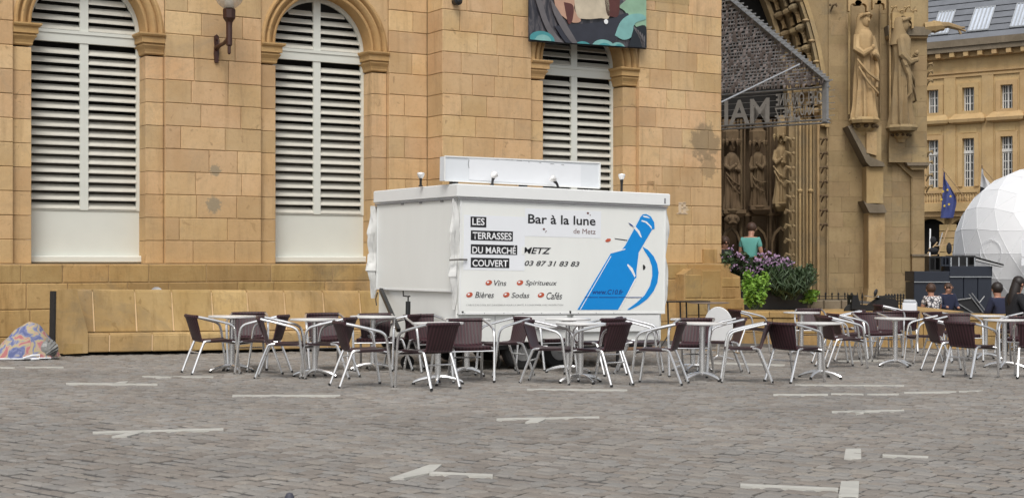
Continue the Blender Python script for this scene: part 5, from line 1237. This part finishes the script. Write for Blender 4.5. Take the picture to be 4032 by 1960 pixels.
# ------------------------------------------------------------------ people
def skin_body(name, joints, edges, radii, mt, parent, root='pelvis', sub=2):
    me = bpy.data.meshes.new(name); names = list(joints); me.from_pydata([joints[n] for n in names], [(names.index(a), names.index(b_)) for a, b_ in edges], [])
    ob = bpy.data.objects.new(name, me); COL.objects.link(ob); md = ob.modifiers.new('s', 'SKIN'); md.use_smooth_shade = True
    for i, n in enumerate(names):
        v = me.skin_vertices[0].data[i]; q = radii[n]; v.radius = (q, q) if not isinstance(q, tuple) else q; v.use_root = (n == root)
    m2 = ob.modifiers.new('b', 'SUBSURF'); m2.levels = sub; m2.render_levels = sub
    dg = bpy.context.evaluated_depsgraph_get(); dg.update(); out = bpy.data.meshes.new_from_object(ob.evaluated_get(dg)); bpy.data.objects.remove(ob)
    out.materials.clear(); out.materials.append(mt if not isinstance(mt, str) else M[mt]); out.name = name
    return link(name, out, parent)
def person(loc, yaw, label, top, bottom, hair, seated=False, long_hair=False, bald=False, headdown=0, H=1.76, top_mat=None):
    o = empty('person', loc, (0, 0, R(-yaw)), label, 'person'); k = H/1.76
    if not seated:
        J = dict(pelvis=(0, 0, .95), waist=(0, .0, 1.1), chest=(0, .0, 1.30), neck=(0, .02, 1.47), head0=(0, .04+headdown*.03, 1.55), head=(0, .05+headdown*.08, 1.65),
                 shl=(-.17, 0, 1.41), shr=(.17, 0, 1.41), ell=(-.23, .02, 1.13), elr=(.23, .02, 1.13), hal=(-.17, .22, .98), har=(.17, .22, 1.0),
                 hil=(-.09, 0, .92), hir=(.09, 0, .92), knl=(-.10, .02, .50), knr=(.10, .02, .50), anl=(-.11, -.02, .08), anr=(.11, -.02, .08), tol=(-.12, .14, .04), tor=(.12, .14, .04))
    else:
        J = dict(pelvis=(0, 0, .50), waist=(0, .0, .66), chest=(0, .03, .88), neck=(0, .07, 1.05), head0=(0, .09, 1.13), head=(0, .11+headdown*.05, 1.22),
                 shl=(-.18, .03, .99), shr=(.18, .03, .99), ell=(-.24, .10, .72), elr=(.24, .10, .72), hal=(-.14, .34, .70), har=(.14, .34, .72),
                 hil=(-.10, .02, .48), hir=(.10, .02, .48), knl=(-.13, .44, .50), knr=(.13, .44, .50), anl=(-.13, .46, .08), anr=(.13, .46, .08), tol=(-.14, .6, .04), tor=(.14, .6, .04))
    J = {a: (b_[0]*k, b_[1]*k, b_[2]*k) for a, b_ in J.items()}
    E_ = [('pelvis', 'waist'), ('waist', 'chest'), ('chest', 'neck'), ('neck', 'head0'), ('head0', 'head'), ('chest', 'shl'), ('chest', 'shr'), ('shl', 'ell'), ('shr', 'elr'), ('ell', 'hal'), ('elr', 'har'),
          ('pelvis', 'hil'), ('pelvis', 'hir'), ('hil', 'knl'), ('hir', 'knr'), ('knl', 'anl'), ('knr', 'anr'), ('anl', 'tol'), ('anr', 'tor')]
    Rr = dict(pelvis=.14, waist=.13, chest=.15, neck=.055, head0=.075, head=.095, shl=.07, shr=.07, ell=.045, elr=.045, hal=.035, har=.035, hil=.095, hir=.095, knl=.06, knr=.06, anl=.042, anr=.042, tol=.035, tor=.035)
    body = skin_body('body', J, E_, Rr, 'skin', o)
    hx, hy, hz = J['head']; fx = MB()
    fx.tube([(0, hy+.085, hz+.02), (0, hy+.115, hz-.015), (0, hy+.09, hz-.03)], [.01, .016, .01], 6); [fx.ball((s*.096*1.0, hy-.0, hz-.01), .03, 8, 6, 0, (.4, .8, 1.1)) for s in (-1, 1)]; fx.build('face', M['skin'], o, True)
    ey = MB(); [ey.ball((s*.034, hy+.088, hz+.012), .010, 6, 5) for s in (-1, 1)]; ey.tube([(-.02, hy+.09, hz-.055), (.02, hy+.09, hz-.055)], .005, 5); ey.build('eyes_and_mouth', M['hair'], o)
    C1 = ['pelvis', 'waist', 'chest', 'shl', 'shr', 'ell', 'elr']; 
    if long_hair or top == 'navycloth' or top == 'blackcloth': C1 += ['hal', 'har']
    sub = {a: J[a] for a in C1}; Rs = {a: Rr[a]+.02 for a in C1}
    if 'hal' not in C1:
        for q_ in 'lr': a_, b_2 = J['sh'+q_], J['el'+q_]; sub['el'+q_] = tuple(a_[i]+(b_2[i]-a_[i])*.62 for i in range(3)); Rs['sh'+q_] = .085; Rs['el'+q_] = .062
    sub['neck'] = tuple(J['chest'][i]+(J['neck'][i]-J['chest'][i])*.82 for i in range(3)); Rs['neck'] = .085
    for a in ('hal', 'har'):
        if a in sub: e = J['el'+a[2]]; sub[a] = tuple(e[i]+(J[a][i]-e[i])*.85 for i in range(3))
    skin_body('shirt', sub, [e for e in E_ if e[0] in sub and e[1] in sub], Rs, top_mat or top, o)
    C2 = ['pelvis', 'hil', 'hir', 'knl', 'knr', 'anl', 'anr']; sub = {a: J[a] for a in C2}
    skin_body('trousers', sub, [e for e in E_ if e[0] in sub and e[1] in sub], {a: Rr[a]+.018 for a in C2}, bottom, o)
    sh = MB(); [sh.tube([(J['an'+s][0], J['an'+s][1]-.05, .045), (J['an'+s][0], J['an'+s][1]+.06, .05), (J['to'+s][0], J['to'+s][1]+.02, .035)], [.05, .052, .04], 8) for s in 'lr']; sh.build('shoes', M['black'], o, True)
    hb = MB()
    if bald: hb.ball((0, hy-.03, hz+.01), .102, 14, 9, 0, (1, .95, .92))
    else: hb.ball((0, hy-.018, hz+.03), .112, 14, 10, 0, (1, 1.02, 1.05))
    if long_hair: hb.tube([(0, hy-.05, hz+.02), (0, hy-.09, hz-.12), (0, hy-.15, hz-.30), (.01, hy-.16, hz-.50)], [.09, .10, .09, .03], 12)
    hb.build('hair', M[hair], o, True); return o
p = PXY(2955, 0, 33.0); person(Vector((p.x, 33.0, TZ)), 25, 'man in a teal T-shirt with dark hair, seen from behind the flowers', 'teal', 'navycloth', 'hairbrown', headdown=.6, H=1.86)
p = PXY(2852, 0, 33.0); person(Vector((p.x, 33.0, TZ+.05)), 170, 'person with dark hair, only the head showing left of the man in teal', 'blackcloth', 'blackcloth', 'hairbrown', H=1.48)
# stools for the seated people beyond the low wall
def stool(x, y, label):
    o = empty('stool', (x, y, G(x, y)), (0, 0, 0), label, 'stool', 'stools beyond the low wall'); mb = MB(); mb.box(-.2, .2, -.2, .2, .38, .42); mb.build('seat', M['black'], o)
    for a in (-1, 1):
        for b_ in (-1, 1): mb = MB(); mb.tube([(a*.18, b_*.18, 0), (a*.16, b_*.16, .38)], .014, 6); mb.build('leg', M['black'], o)
def pat_mat():
    m, t, b = newmat('black_and_white_pattern'); N = t.nodes; L = t.links; co = N.new('ShaderNodeTexCoord'); v = N.new('ShaderNodeTexVoronoi'); v.feature = 'DISTANCE_TO_EDGE'; v.inputs['Scale'].default_value = 14; L.new(co.outputs['Object'], v.inputs[0])
    cr = N.new('ShaderNodeValToRGB'); cr.color_ramp.elements[0].position = .09; cr.color_ramp.elements[0].color = (.05, .05, .06, 1); cr.color_ramp.elements[1].position = .13; cr.color_ramp.elements[1].color = (.6, .57, .56, 1)
    L.new(v.outputs[0], cr.inputs[0]); L.new(cr.outputs[0], b.inputs['Base Color']); b.inputs['Roughness'].default_value = .9; return m
for (px, Y, yaw, lab, kw, slab) in (
    (3672, 33.0, -10, 'seated person in a black and white patterned top, back turned, low behind the stone wall', dict(top='teal', bottom='navycloth', hair='hairbrown', seated=True, top_mat=pat_mat(), H=1.55), 'stool under the person in the patterned top'),
    (3727, 34.6, 165, 'seated man in a dark blue jacket with receding hair, before the dark panels', dict(top='navycloth', bottom='navycloth', hair='hairbrown', seated=True, bald=True, H=1.62), 'stool under the man in the dark blue jacket'),
    (3992, 26.9, 78, 'seated woman in black with long dark hair, facing right at the right edge', dict(top='blackcloth', bottom='blackcloth', hair='hair', seated=True, long_hair=True, H=1.78), 'stool under the woman in black'),
    (3938, 28.0, -20, 'seated person in navy, mostly hidden left of the woman in black', dict(top='navycloth', bottom='navycloth', hair='hair', seated=True, H=1.62), 'stool under the person in navy')):
    x = (px-2016)/5820*Y; person(Vector((x, Y, G(x, Y))), yaw, lab, **kw); stool(x, Y, slab)

# ------------------------------------------------------------------ dark panels, boxes and folded things before the dome
x0 = PXY(3598, 0, 36.5).x; g0 = G(x0, 36.5)
pb = empty('panel_counter', (x0, 36.5, g0), (0, 0, 0), 'long dark blue bar counter of panels before the white dome', 'counter')
zc_ = PXY(0, 1068, 36.5).z-g0; zd2 = PXY(0, 1048, 36.5).z-g0; xm = PXY(3738, 0, 36.5).x-x0; xe2 = PXY(3906, 0, 36.5).x-x0
for (a, b_, zt_) in ((0, xm, zc_), (xm, xe2, zd2)):
    n_ = 2 if a == 0 else 3
    for k in range(n_):
        u0, u1 = a+(b_-a)*k/n_, a+(b_-a)*(k+1)/n_; mb = MB(); chamfer_box(mb, u0+.006, u1-.006, 0, .8, 0, zt_-.26, .008); mb.build('panel', M['navybox'], pb)
    mb = MB(); chamfer_box(mb, a, b_, -.03, .83, zt_-.25, zt_, .01); mb.build('top_board', M['navybox'], pb)
    mb = MB(); mb.box(a, b_, -.045, -.03, zt_-.27, zt_-.25); mb.build('edge_strip', M['zinc'], pb)
zr = zd2
def on_counter(px0, py0, px1, py1, name, label, mt, extra=None, cat='crate'):
    a = PXY(px0, py1, 36.9); b_ = PXY(px1, py0, 36.9); o = empty(name, (a.x, 36.9, g0+(zc_ if px0 < 3700 else zd2)), (0, 0, 0), label, cat)
    h = b_.z-o.location.z; mb = MB(); w_ = b_.x-a.x
    mb.box(0, w_, 0, .4, 0, .04); mb.box(0, .03, 0, .4, .04, h); mb.box(w_-.03, w_, 0, .4, .04, h); mb.box(.03, w_-.03, .37, .4, .04, h); mb.build('shell', M[mt], o)
    n_ = max(2, int(w_/.16))
    for k in range(n_+1): x = .0+(w_-.03)*k/n_; mb = MB(); mb.box(x, x+.03, -.012, -.002, 0, h); mb.build('slat', M['zinc'] if extra else M[mt], o)
    mb = MB(); mb.box(0, w_, -.02, -.0125, h-.04, h); mb.build('rim', M[mt], o); return o
on_counter(3658, 1008, 3705, 1068, 'black_crate', 'black crate on the left part of the dark counter', 'black')
on_counter(3706, 1008, 3740, 1060, 'blue_crate', 'dark blue crate between the black crate and the slatted one', 'navybox')
on_counter(3742, 1006, 3840, 1046, 'slatted_crate', 'dark crate with pale upright slats on the counter', 'black', True)
a = PXY(3660, 1005, 36.7)
fb = empty('folded_deckchairs', (a.x, 36.85, g0+zc_+(PXY(0, 1008, 36.9).z-g0-zc_)), (0, 0, 0), 'folded wooden deckchairs and poles standing upright on the black crate', 'deckchair')
def bar3(mb, p, q, w_, t_=.02): p = Vector(p); q = Vector(q); mb.tube([tuple(p), tuple(q)], w_, 4)
s36 = 36.85/5820
for (x0_, y0_, x1_, y1_, mt_, w_) in ((8, 0, 12, 108, 'print_white', .022), (0, 10, 40, 55, 'wood', .02), (42, 8, 82, 112, 'wood', .02), (44, 40, 60, 92, 'grille', .018), (30, 40, 95, 48, 'wood', .018), (5, 30, 38, 18, 'wood', .018), (2, 2, 40, 4, 'wood', .015)):
    mb = MB(); bar3(mb, (x0_*s36, .02, y0_*s36), (x1_*s36, .06, y1_*s36), w_); mb.build('slat', M[mt_], fb)
mb = MB(); mb.ball((22*s36, .05, 62*s36), .09, 10, 8, 0, (1, .6, 1.1)); mb.ball((22*s36, .05, 22*s36), .12, 10, 8, 0, (1.2, .6, .7)); mb.build('canvas', M['blackcloth'], fb, True)
mb = MB(); mb.ball((86*s36, .05, 30*s36), .10, 10, 8, 0, (.7, .5, 1.5)); mb.build('cushion', M['blackcloth'], fb, True)
a = PXY(3842, 1010, 36.9); b_ = PXY(3952, 1040, 36.0)
fp = empty('leaning_board', tuple(a), (0, 0, 0), 'white and black board lying aslant off the right end of the counter', 'board')
mb = MB(); d_ = b_-a; mb.add([(0, 0, 0), (d_.x, d_.y, d_.z), (d_.x, d_.y, d_.z-.035), (0, 0, -.04), (0, .4, .02), (d_.x, d_.y+.4, d_.z+.02), (d_.x, d_.y+.4, d_.z-.02), (0, .4, -.02)], [(0, 3, 2, 1), (4, 5, 6, 7), (0, 1, 5, 4), (3, 7, 6, 2), (1, 2, 6, 5), (0, 4, 7, 3)]); mb.build('edge', M['black'], fp)
mb = MB(); mb.add([(0, -.01, -.045), (d_.x, d_.y-.01, d_.z-.04), (d_.x, d_.y-.01, d_.z-.07), (0, -.01, -.10), (0, .3, -.045), (d_.x, d_.y+.3, d_.z-.04), (d_.x, d_.y+.3, d_.z-.07), (0, .3, -.10)], [(0, 3, 2, 1), (4, 5, 6, 7), (3, 7, 6, 2), (1, 2, 6, 5), (0, 4, 7, 3)]); mb.build('underside', M['print_white'], fp)
# folded pushchair before the counter
a = PXY(3800, 1190, 35.2)
pc2 = empty('folded_pushchair', (a.x, 35.2, G(a.x, 35.2)), (0, 0, 0), 'dark folded pushchair standing before the counter', 'pushchair')
zz = a.z-G(a.x, 35.2); mb = MB(); mb.prism([(-.28, zz-.3), (.38, zz-.3), (.30, zz), (.1, zz+.1), (-.3, zz+.05)], -.1, .15); mb.build('hood', M['black'], pc2)
for (x0_, z0_, x1_, z1_) in ((-.28, .02, .15, -.25), (.05, .2, .42, -.28), (.12, .22, .48, -.25), (-.3, .05, .1, .1), (.3, .0, .42, .15)):
    mb = MB(); mb.tube([(x0_, -.13, zz+z0_), (x1_, -.13, zz+z1_)], .014, 6); mb.build('frame_tube', M['grille'], pc2)
for x_ in (-.25, .35): mb = MB(); mb.T = Matrix.Translation((x_, 0, .13)) @ Matrix.Rotation(R(90), 4, 'X'); mb.lathe([(.06, -.03), (.13, -.03), (.13, .03), (.06, .03)], 16); mb.tube([(0, 0, 0), (0, zz-.4, .0)], .015, 5); mb.build('wheel', M['rubber'], pc2)

# ------------------------------------------------------------------ white geodesic dome
DY = 47.0; sD = DY/5820; dc = PXY(4108, 1000, DY); Rd = 344*sD
dz_ = G(dc.x, DY)
dm = empty('geodesic_dome', (dc.x, DY, dz_), (0, 0, R(14)), 'large white geodesic dome tent cut by the right edge', 'tent')
bm = bmesh.new(); bmesh.ops.create_icosphere(bm, subdivisions=3, radius=Rd); hc = dc.z-dz_
fm = MB(); done = set()
for f in bm.faces:
    vs = [v.co.copy() for v in f.verts]; c_ = f.calc_center_median()
    if min(v.z for v in vs)+hc < .02: vs = [Vector((v.x, v.y, max(v.z, -hc+.02))) for v in vs]
    if c_.z+hc < .0: continue
    o_ = Vector((0, 0, hc)); nrm = c_.normalized(); q = [v*.9975+nrm*0 for v in vs]
    ins = [c_+(v-c_)*.97 for v in vs]; mb = MB(); mb.v = [tuple(v+o_) for v in q]+[tuple(v*1.0005+o_) for v in ins]+[tuple(c_*1.001+o_)]
    mb.f = [(0, 1, 4, 3), (1, 2, 5, 4), (2, 0, 3, 5), (3, 4, 6), (4, 5, 6), (5, 3, 6)]; mb.m = [0]*6; mb.build('panel', M['domefab'], dm)
for e in bm.edges:
    a, b_ = e.verts[0].co, e.verts[1].co
    if a.z+hc > .1 and b_.z+hc > .1: fm.tube([tuple(a*1.0+Vector((0, 0, hc))), tuple(b_*1.0+Vector((0, 0, hc)))], .008, 5)
fm.build('frame', M['domefab'], dm); bm.free()
v_ = (dm.matrix_basis.inverted() @ PXY(3838, 995, DY)); v_ = Vector((v_.x, v_.y, v_.z)); dr = (v_-Vector((0, 0, hc))); t = dr.normalized()
loc_dir = (Matrix.Rotation(R(-14), 4, 'Z') @ Vector((-.80, -.60, .02))).normalized()
ta = loc_dir.orthogonal().normalized(); tb = loc_dir.cross(ta); mb = MB()
for r_v in (.38,): mb.tube([tuple((loc_dir+(ta*math.cos(a_)+tb*math.sin(a_))*r_v/Rd).normalized()*Rd*1.003+Vector((0, 0, hc))) for a_ in [2*math.pi*q_/28 for q_ in range(28)]], .010, 5, closed=True)
mb.build('vent', M['domefab'], dm, True)
for (a, b_, c_, d_) in ((4022, 942, 4060, 1010), (4022, 1015, 4060, 1045)):
    p = dm.matrix_basis.inverted() @ PXY(a, d_, DY-Rd*1.02); q = dm.matrix_basis.inverted() @ PXY(c_, b_, DY-Rd*1.02)
    mb = MB(); mb.add([tuple(p), (q.x, q.y, p.z), tuple(q), (p.x, p.y, q.z)], [(0, 1, 2, 3)]); mb.build('notice', M['sticker'], dm)

# ------------------------------------------------------------------ town hall behind
P1 = Vector(((3840-2016)/5820*88, 88, 0)); HF = Frame(P1, -37.8); gz = G(P1.x, 88)
th = empty('town_hall', (P1.x, P1.y, gz), HF.eul, 'pale golden classical building with slate roof and small paned windows, far behind', 'building')
HF = Frame((P1.x, P1.y, gz), -37.8)
def hx(px, n=0): return HF.at(px, 1031, n)[0]
X0, X1 = hx(3500), hx(4250)
def hz(px, py, n=0): return HF.at(px, py, n)[1]
z_corn = hz(3840, 222); z_gut = hz(3840, 180)
cols_ = [(3678, 3702, 3656), (3812, 3840, 3790), (3965, 3990, 3938)]
cxs = [hx(3674), hx(3814), hx(3965)]; pit = (cxs[2]-cxs[0])/2
cxs = [cxs[0]-pit*2, cxs[0]-pit, cxs[0], cxs[1], cxs[2], cxs[2]+pit]
zw1b, zw1t = hz(3814, 437), hz(3814, 345); zw2b, zw2t = hz(3812, 734), hz(3812, 545)
ww = (hx(3838)-hx(3790))*.98
zga = hz(3700, 860)                                 # arch crown, ground floor
# wall built as strips between the openings
mb = MB(); hole = [(c_-ww/2, c_+ww/2) for c_ in cxs]; arw = 1.35; zspr = zga-arw
xs_ = [X0]+[e for h_ in hole for e in h_]+[X1]
for (z0, z1) in ((zw1b, zw1t), (zw2b, zw2t)):
    for i in range(0, len(xs_), 2): mb.box(xs_[i], xs_[i+1], 0, .5, z0, z1)
mb.box(X0, X1, 0, .5, zw1t, z_corn); mb.box(X0, X1, 0, .5, zw2t, zw1b); zbal = hz(3812, 795); mb.box(X0, X1, 0, .5, zga+.25, zw2b)
axs = [hx(3700)-.6+pit*k for k in range(-2, 4)]; prev = X0
for a in axs:
    mb.box(prev, a-arw, 0, .5, 0, zga+.25)
    P = [(a-arw, zspr)]+[(a-arw*math.cos(math.pi*k/12), zspr+arw*math.sin(math.pi*k/12)) for k in range(1, 12)]+[(a+arw, zspr), (a+arw, zga+.25), (a-arw, zga+.25)]
    mb.prism(P, 0, .5); prev = a+arw
mb.box(prev, X1, 0, .5, 0, zga+.25); mb.build('wall', M['town'], th)
mb = MB(); mb.box(X0, X1, .9, 1.2, 0, z_corn); mb.build('interior', M['dark'], th)
def hbox(x0, x1, z0, z1, n, d, name, mt='towntrim', parent=th): mb = MB(); mb.box(x0, x1, -n, -n+d, z0, z1); return mb.build(name, M[mt], parent)
hbox(X0, X1, z_corn-.05, z_corn+.25, .35, .6, 'cornice'); hbox(X0, X1, z_corn+.25, z_corn+.55, .75, 1.0, 'cornice', 'copestone'); hbox(X0, X1, z_corn+.55, z_corn+.95, .85, 1.2, 'cornice', 'copestone')
x = X0
dme = MB(); dme.box(-.14, .14, -.7, 0, -.28, 0); dme = dme.mesh('modillion', M['towntrim'])
while x < X1: link('modillion', dme, th, (x, 0, z_corn+.25)); x += .85
hbox(X0, X1, hz(3840, 285), hz(3840, 278), .12, .2, 'string_course'); hbox(X0, X1, hz(3840, 300), hz(3840, 292), .10, .2, 'string_course')
hbox(X0, X1, zbal-.55, zbal-.05, .5, .7, 'balcony_slab'); hbox(X0, X1, zbal-.85, zbal-.55, .3, .5, 'string_course')
for c_ in cxs:
    for (z0, z1, tall) in ((zw1b, zw1t, 0), (zw2b, zw2t, 1)):
        g_ = hbox(c_-ww/2+.02, c_+ww/2-.02, z0, z1, -.32, .04, 'window', 'glassdark')
        fr = MB(); t_ = .055
        for x_, w_ in ((c_, .09), (c_-ww/2+.05, .07), (c_+ww/2-.05, .07)): fr.box(x_-w_/2, x_+w_/2, .24, .32, z0, z1)
        for x_ in (c_-ww*.25, c_+ww*.25): fr.box(x_-.02, x_+.02, .27, .32, z0, z1)
        nh = 6 if tall else 3
        for k in range(nh+1): z = z0+(z1-z0)*k/nh; fr.box(c_-ww/2+.02, c_+ww/2-.02, .275, .32, z-.025, z+.025)
        if tall: z = z0+(z1-z0)*.72; fr.box(c_-ww/2, c_+ww/2, .2, .32, z-.09, z+.09)
        fr.build('frame', M['pvc'], g_)
        sr = MB(); q = .28
        for (a, b_, zz0, zz1, n_) in ((c_-ww/2-q, c_-ww/2, z0-q*(not tall), z1+q, .1), (c_+ww/2, c_+ww/2+q, z0-q*(not tall), z1+q, .1), (c_-ww/2, c_+ww/2, z1, z1+q, .1)): sr.box(a, b_, -n_, .0, zz0, zz1)
        if not tall: sr.box(c_-ww/2, c_+ww/2, -.1, 0, z0-q, z0)
        sr.build('surround', M['towntrim'], th)
    zh = zw2t+.95; mb = MB(); loft_rects(mb, [(c_-ww/2-.45, c_+ww/2+.45, -.15, 0, zh-.1), (c_-ww/2-.7, c_+ww/2+.7, -.4, 0, zh), (c_-ww/2-.75, c_+ww/2+.75, -.45, 0, zh+.18), (c_-ww/2-.45, c_+ww/2+.45, -.06, 0, zh+.55)]); mb.build('hood', M['towntrim'], th)
    hbox(c_-.5, c_+.5, zh-.62, zh-.3, .03, .05, 'tablet', 'town')
    nb = 8
    bme = MB(); bme.lathe([(.07, 0), (.07, .08), (.11, .22), (.05, .42), (.07, .52), (.07, .55)], 8); bme = bme.mesh('baluster', M['towntrim'], True)
    for k in range(nb): link('baluster', bme, th, (c_-ww/2-.2+(ww+.4)*k/(nb-1), -.3, zbal))
    hbox(c_-ww/2-.4, c_+ww/2+.4, zbal+.55, zbal+.7, .42, .25, 'balustrade_rail'); hbox(c_-ww/2-.4, c_+ww/2+.4, zbal-.05, zbal, .42, .25, 'balustrade_rail')
    for s in (-1, 1): hbox(c_+s*pit*.5-.35, c_+s*pit*.5+.35, zbal, hz(3840, 300), .09, .1, 'pilaster') if s < 0 else None
for k in range(10):
    z = .5+k*.42
    if z < zga: 
        for a in axs: hbox(a+arw+.3, a+pit-arw-.3, z, z+.38, .05, .06, 'rusticated_stone', 'town')
# slate roof with skylights
zr0 = z_corn+.95; mb = MB(); mb.add([(X0, -.5, zr0), (X1, -.5, zr0), (X1, 8.5, zr0+11), (X0, 8.5, zr0+11), (X0, 9, zr0), (X1, 9, zr0)], [(0, 1, 2, 3), (0, 3, 4), (1, 5, 2)]); mb.build('roof', M['slate'], th)
nv = Vector((0, -11, 9)).normalized()
for row in range(15):
    zz_ = row*.42; mb = MB(); y_ = -.5+9*zz_/11; mb.add([(X0, y_-.05, zr0+zz_+.05), (X1, y_-.05, zr0+zz_+.05), (X1, y_+.30, zr0+zz_+.42), (X0, y_+.30, zr0+zz_+.42)], [(0, 1, 2, 3)]); mb.build('slate_course', M['slate'], th)
for i, (pa, pb_) in enumerate(((3668, 3742), (3812, 3900), (3978, 4060))):
    za_, zb3 = zr0+.55, zr0+2.1; ya = -.5+9*.55/11-.12; yb = -.5+9*2.1/11-.12
    a = hx(pa, 0); b_ = hx(pb_, 0)
    a = HF.at(pa, 300-(i)*20, -ya)[0]; b_ = HF.at(pb_-10, 300-i*20, -ya)[0]
    mb = MB(); mb.add([(a, ya, za_), (b_, ya, za_), (b_, yb, zb3), (a, yb, zb3), (a, ya+.15, za_-.1), (b_, ya+.15, za_-.1), (b_, yb+.15, zb3-.1), (a, yb+.15, zb3-.1)], [(0, 1, 2, 3), (0, 4, 5, 1), (1, 5, 6, 2), (3, 2, 6, 7), (0, 3, 7, 4)]); sk_ = mb.build('skylight', M['skyglass'], th)
    mb = MB()
    for f in (0, .2, .4, .6, .8, 1): x_ = a+(b_-a)*f; mb.tube([(x_, ya-.02, za_), (x_, yb-.02, zb3)], .05, 4)
    for f in (0, 1): mb.tube([(a, ya+(yb-ya)*f-.02, za_+(zb3-za_)*f), (b_, ya+(yb-ya)*f-.02, za_+(zb3-za_)*f)], .06, 4)
    mb.build('frame', M['zinc'], sk_)
# flags
def flag(px, py, w_, h_, label, mt, stars=False, two=None):
    x, z = HF.at(px, py, 1.6); base = HF.M @ Vector((x, -1.6, z)); o = empty('flag', base, HF.eul, label, 'flag', 'flags on the town hall')
    mb = MB(); mb.tube([(-1.05, 1.3, -1.9), (0, 0, 0)] if not two else [(1.0, 1.3, -1.6), (0, 0, 0)], .03, 6); mb.tube([(0, 0, 0), (.03, -.05, .12)], .05, 6)
    o.scale = (1, 1, 1)
    mb.v = [(-a if not two else a, b_, c_) for a, b_, c_ in mb.v]; mb.build('pole', M['wood'], o)
    mb = MB(); nu, nv_ = 8, 12; vs = []
    for j in range(nv_+1):
        for i in range(nu+1):
            f, g_ = i/nu, j/nv_; sp = (0.15+.85*math.sin(min(1, g_*1.6)*math.pi/2)*(1-.25*max(0, g_-.6)))
            vs.append(((f*w_*sp-(.25*g_*w_)), .12*math.sin(f*9+g_*2), -g_*h_-f*.9*(1-g_)*0.8))
    mb.add(vs, [(j*(nu+1)+i, j*(nu+1)+i+1, (j+1)*(nu+1)+i+1, (j+1)*(nu+1)+i) for j in range(nv_) for i in range(nu)])
    if two: mb.m = [1 if (k % nu < 3 and k//nu > 4) else 0 for k in range(len(mb.f))]
    fl = mb.build('cloth', mt, o, True)
    if stars:
        for k in range(6):
            a = R(60*k+10); mb = MB(); c_ = (.55*w_*.6+.28*math.cos(a)-.1, -.2, -h_*.58+.5*math.sin(a)); P = [(c_[0]+(.09 if q % 2 == 0 else .04)*math.sin(q*math.pi/5), c_[2]+(.09 if q % 2 == 0 else .04)*math.cos(q*math.pi/5)) for q in range(10)]; mb.prism(P, c_[1], c_[1]+.02); mb.build('star', mat('yellow_star', (.7, .5, .05), .8), o)
flag(3716, 672, .95, 2.8, 'blue flag with yellow stars hanging from a slanting pole', [mat('flag_blue', (.06, .08, .24), .8)], True)
flag(3866, 658, 1.2, 2.7, 'white flag with a black lower part near the dome', [mat('flag_white', (.55, .55, .56), .8), mat('flag_black', (.015, .015, .02), .8)], False, True)
mb = MB(); mb.ball((0, 0, 0), .06, 8, 6)
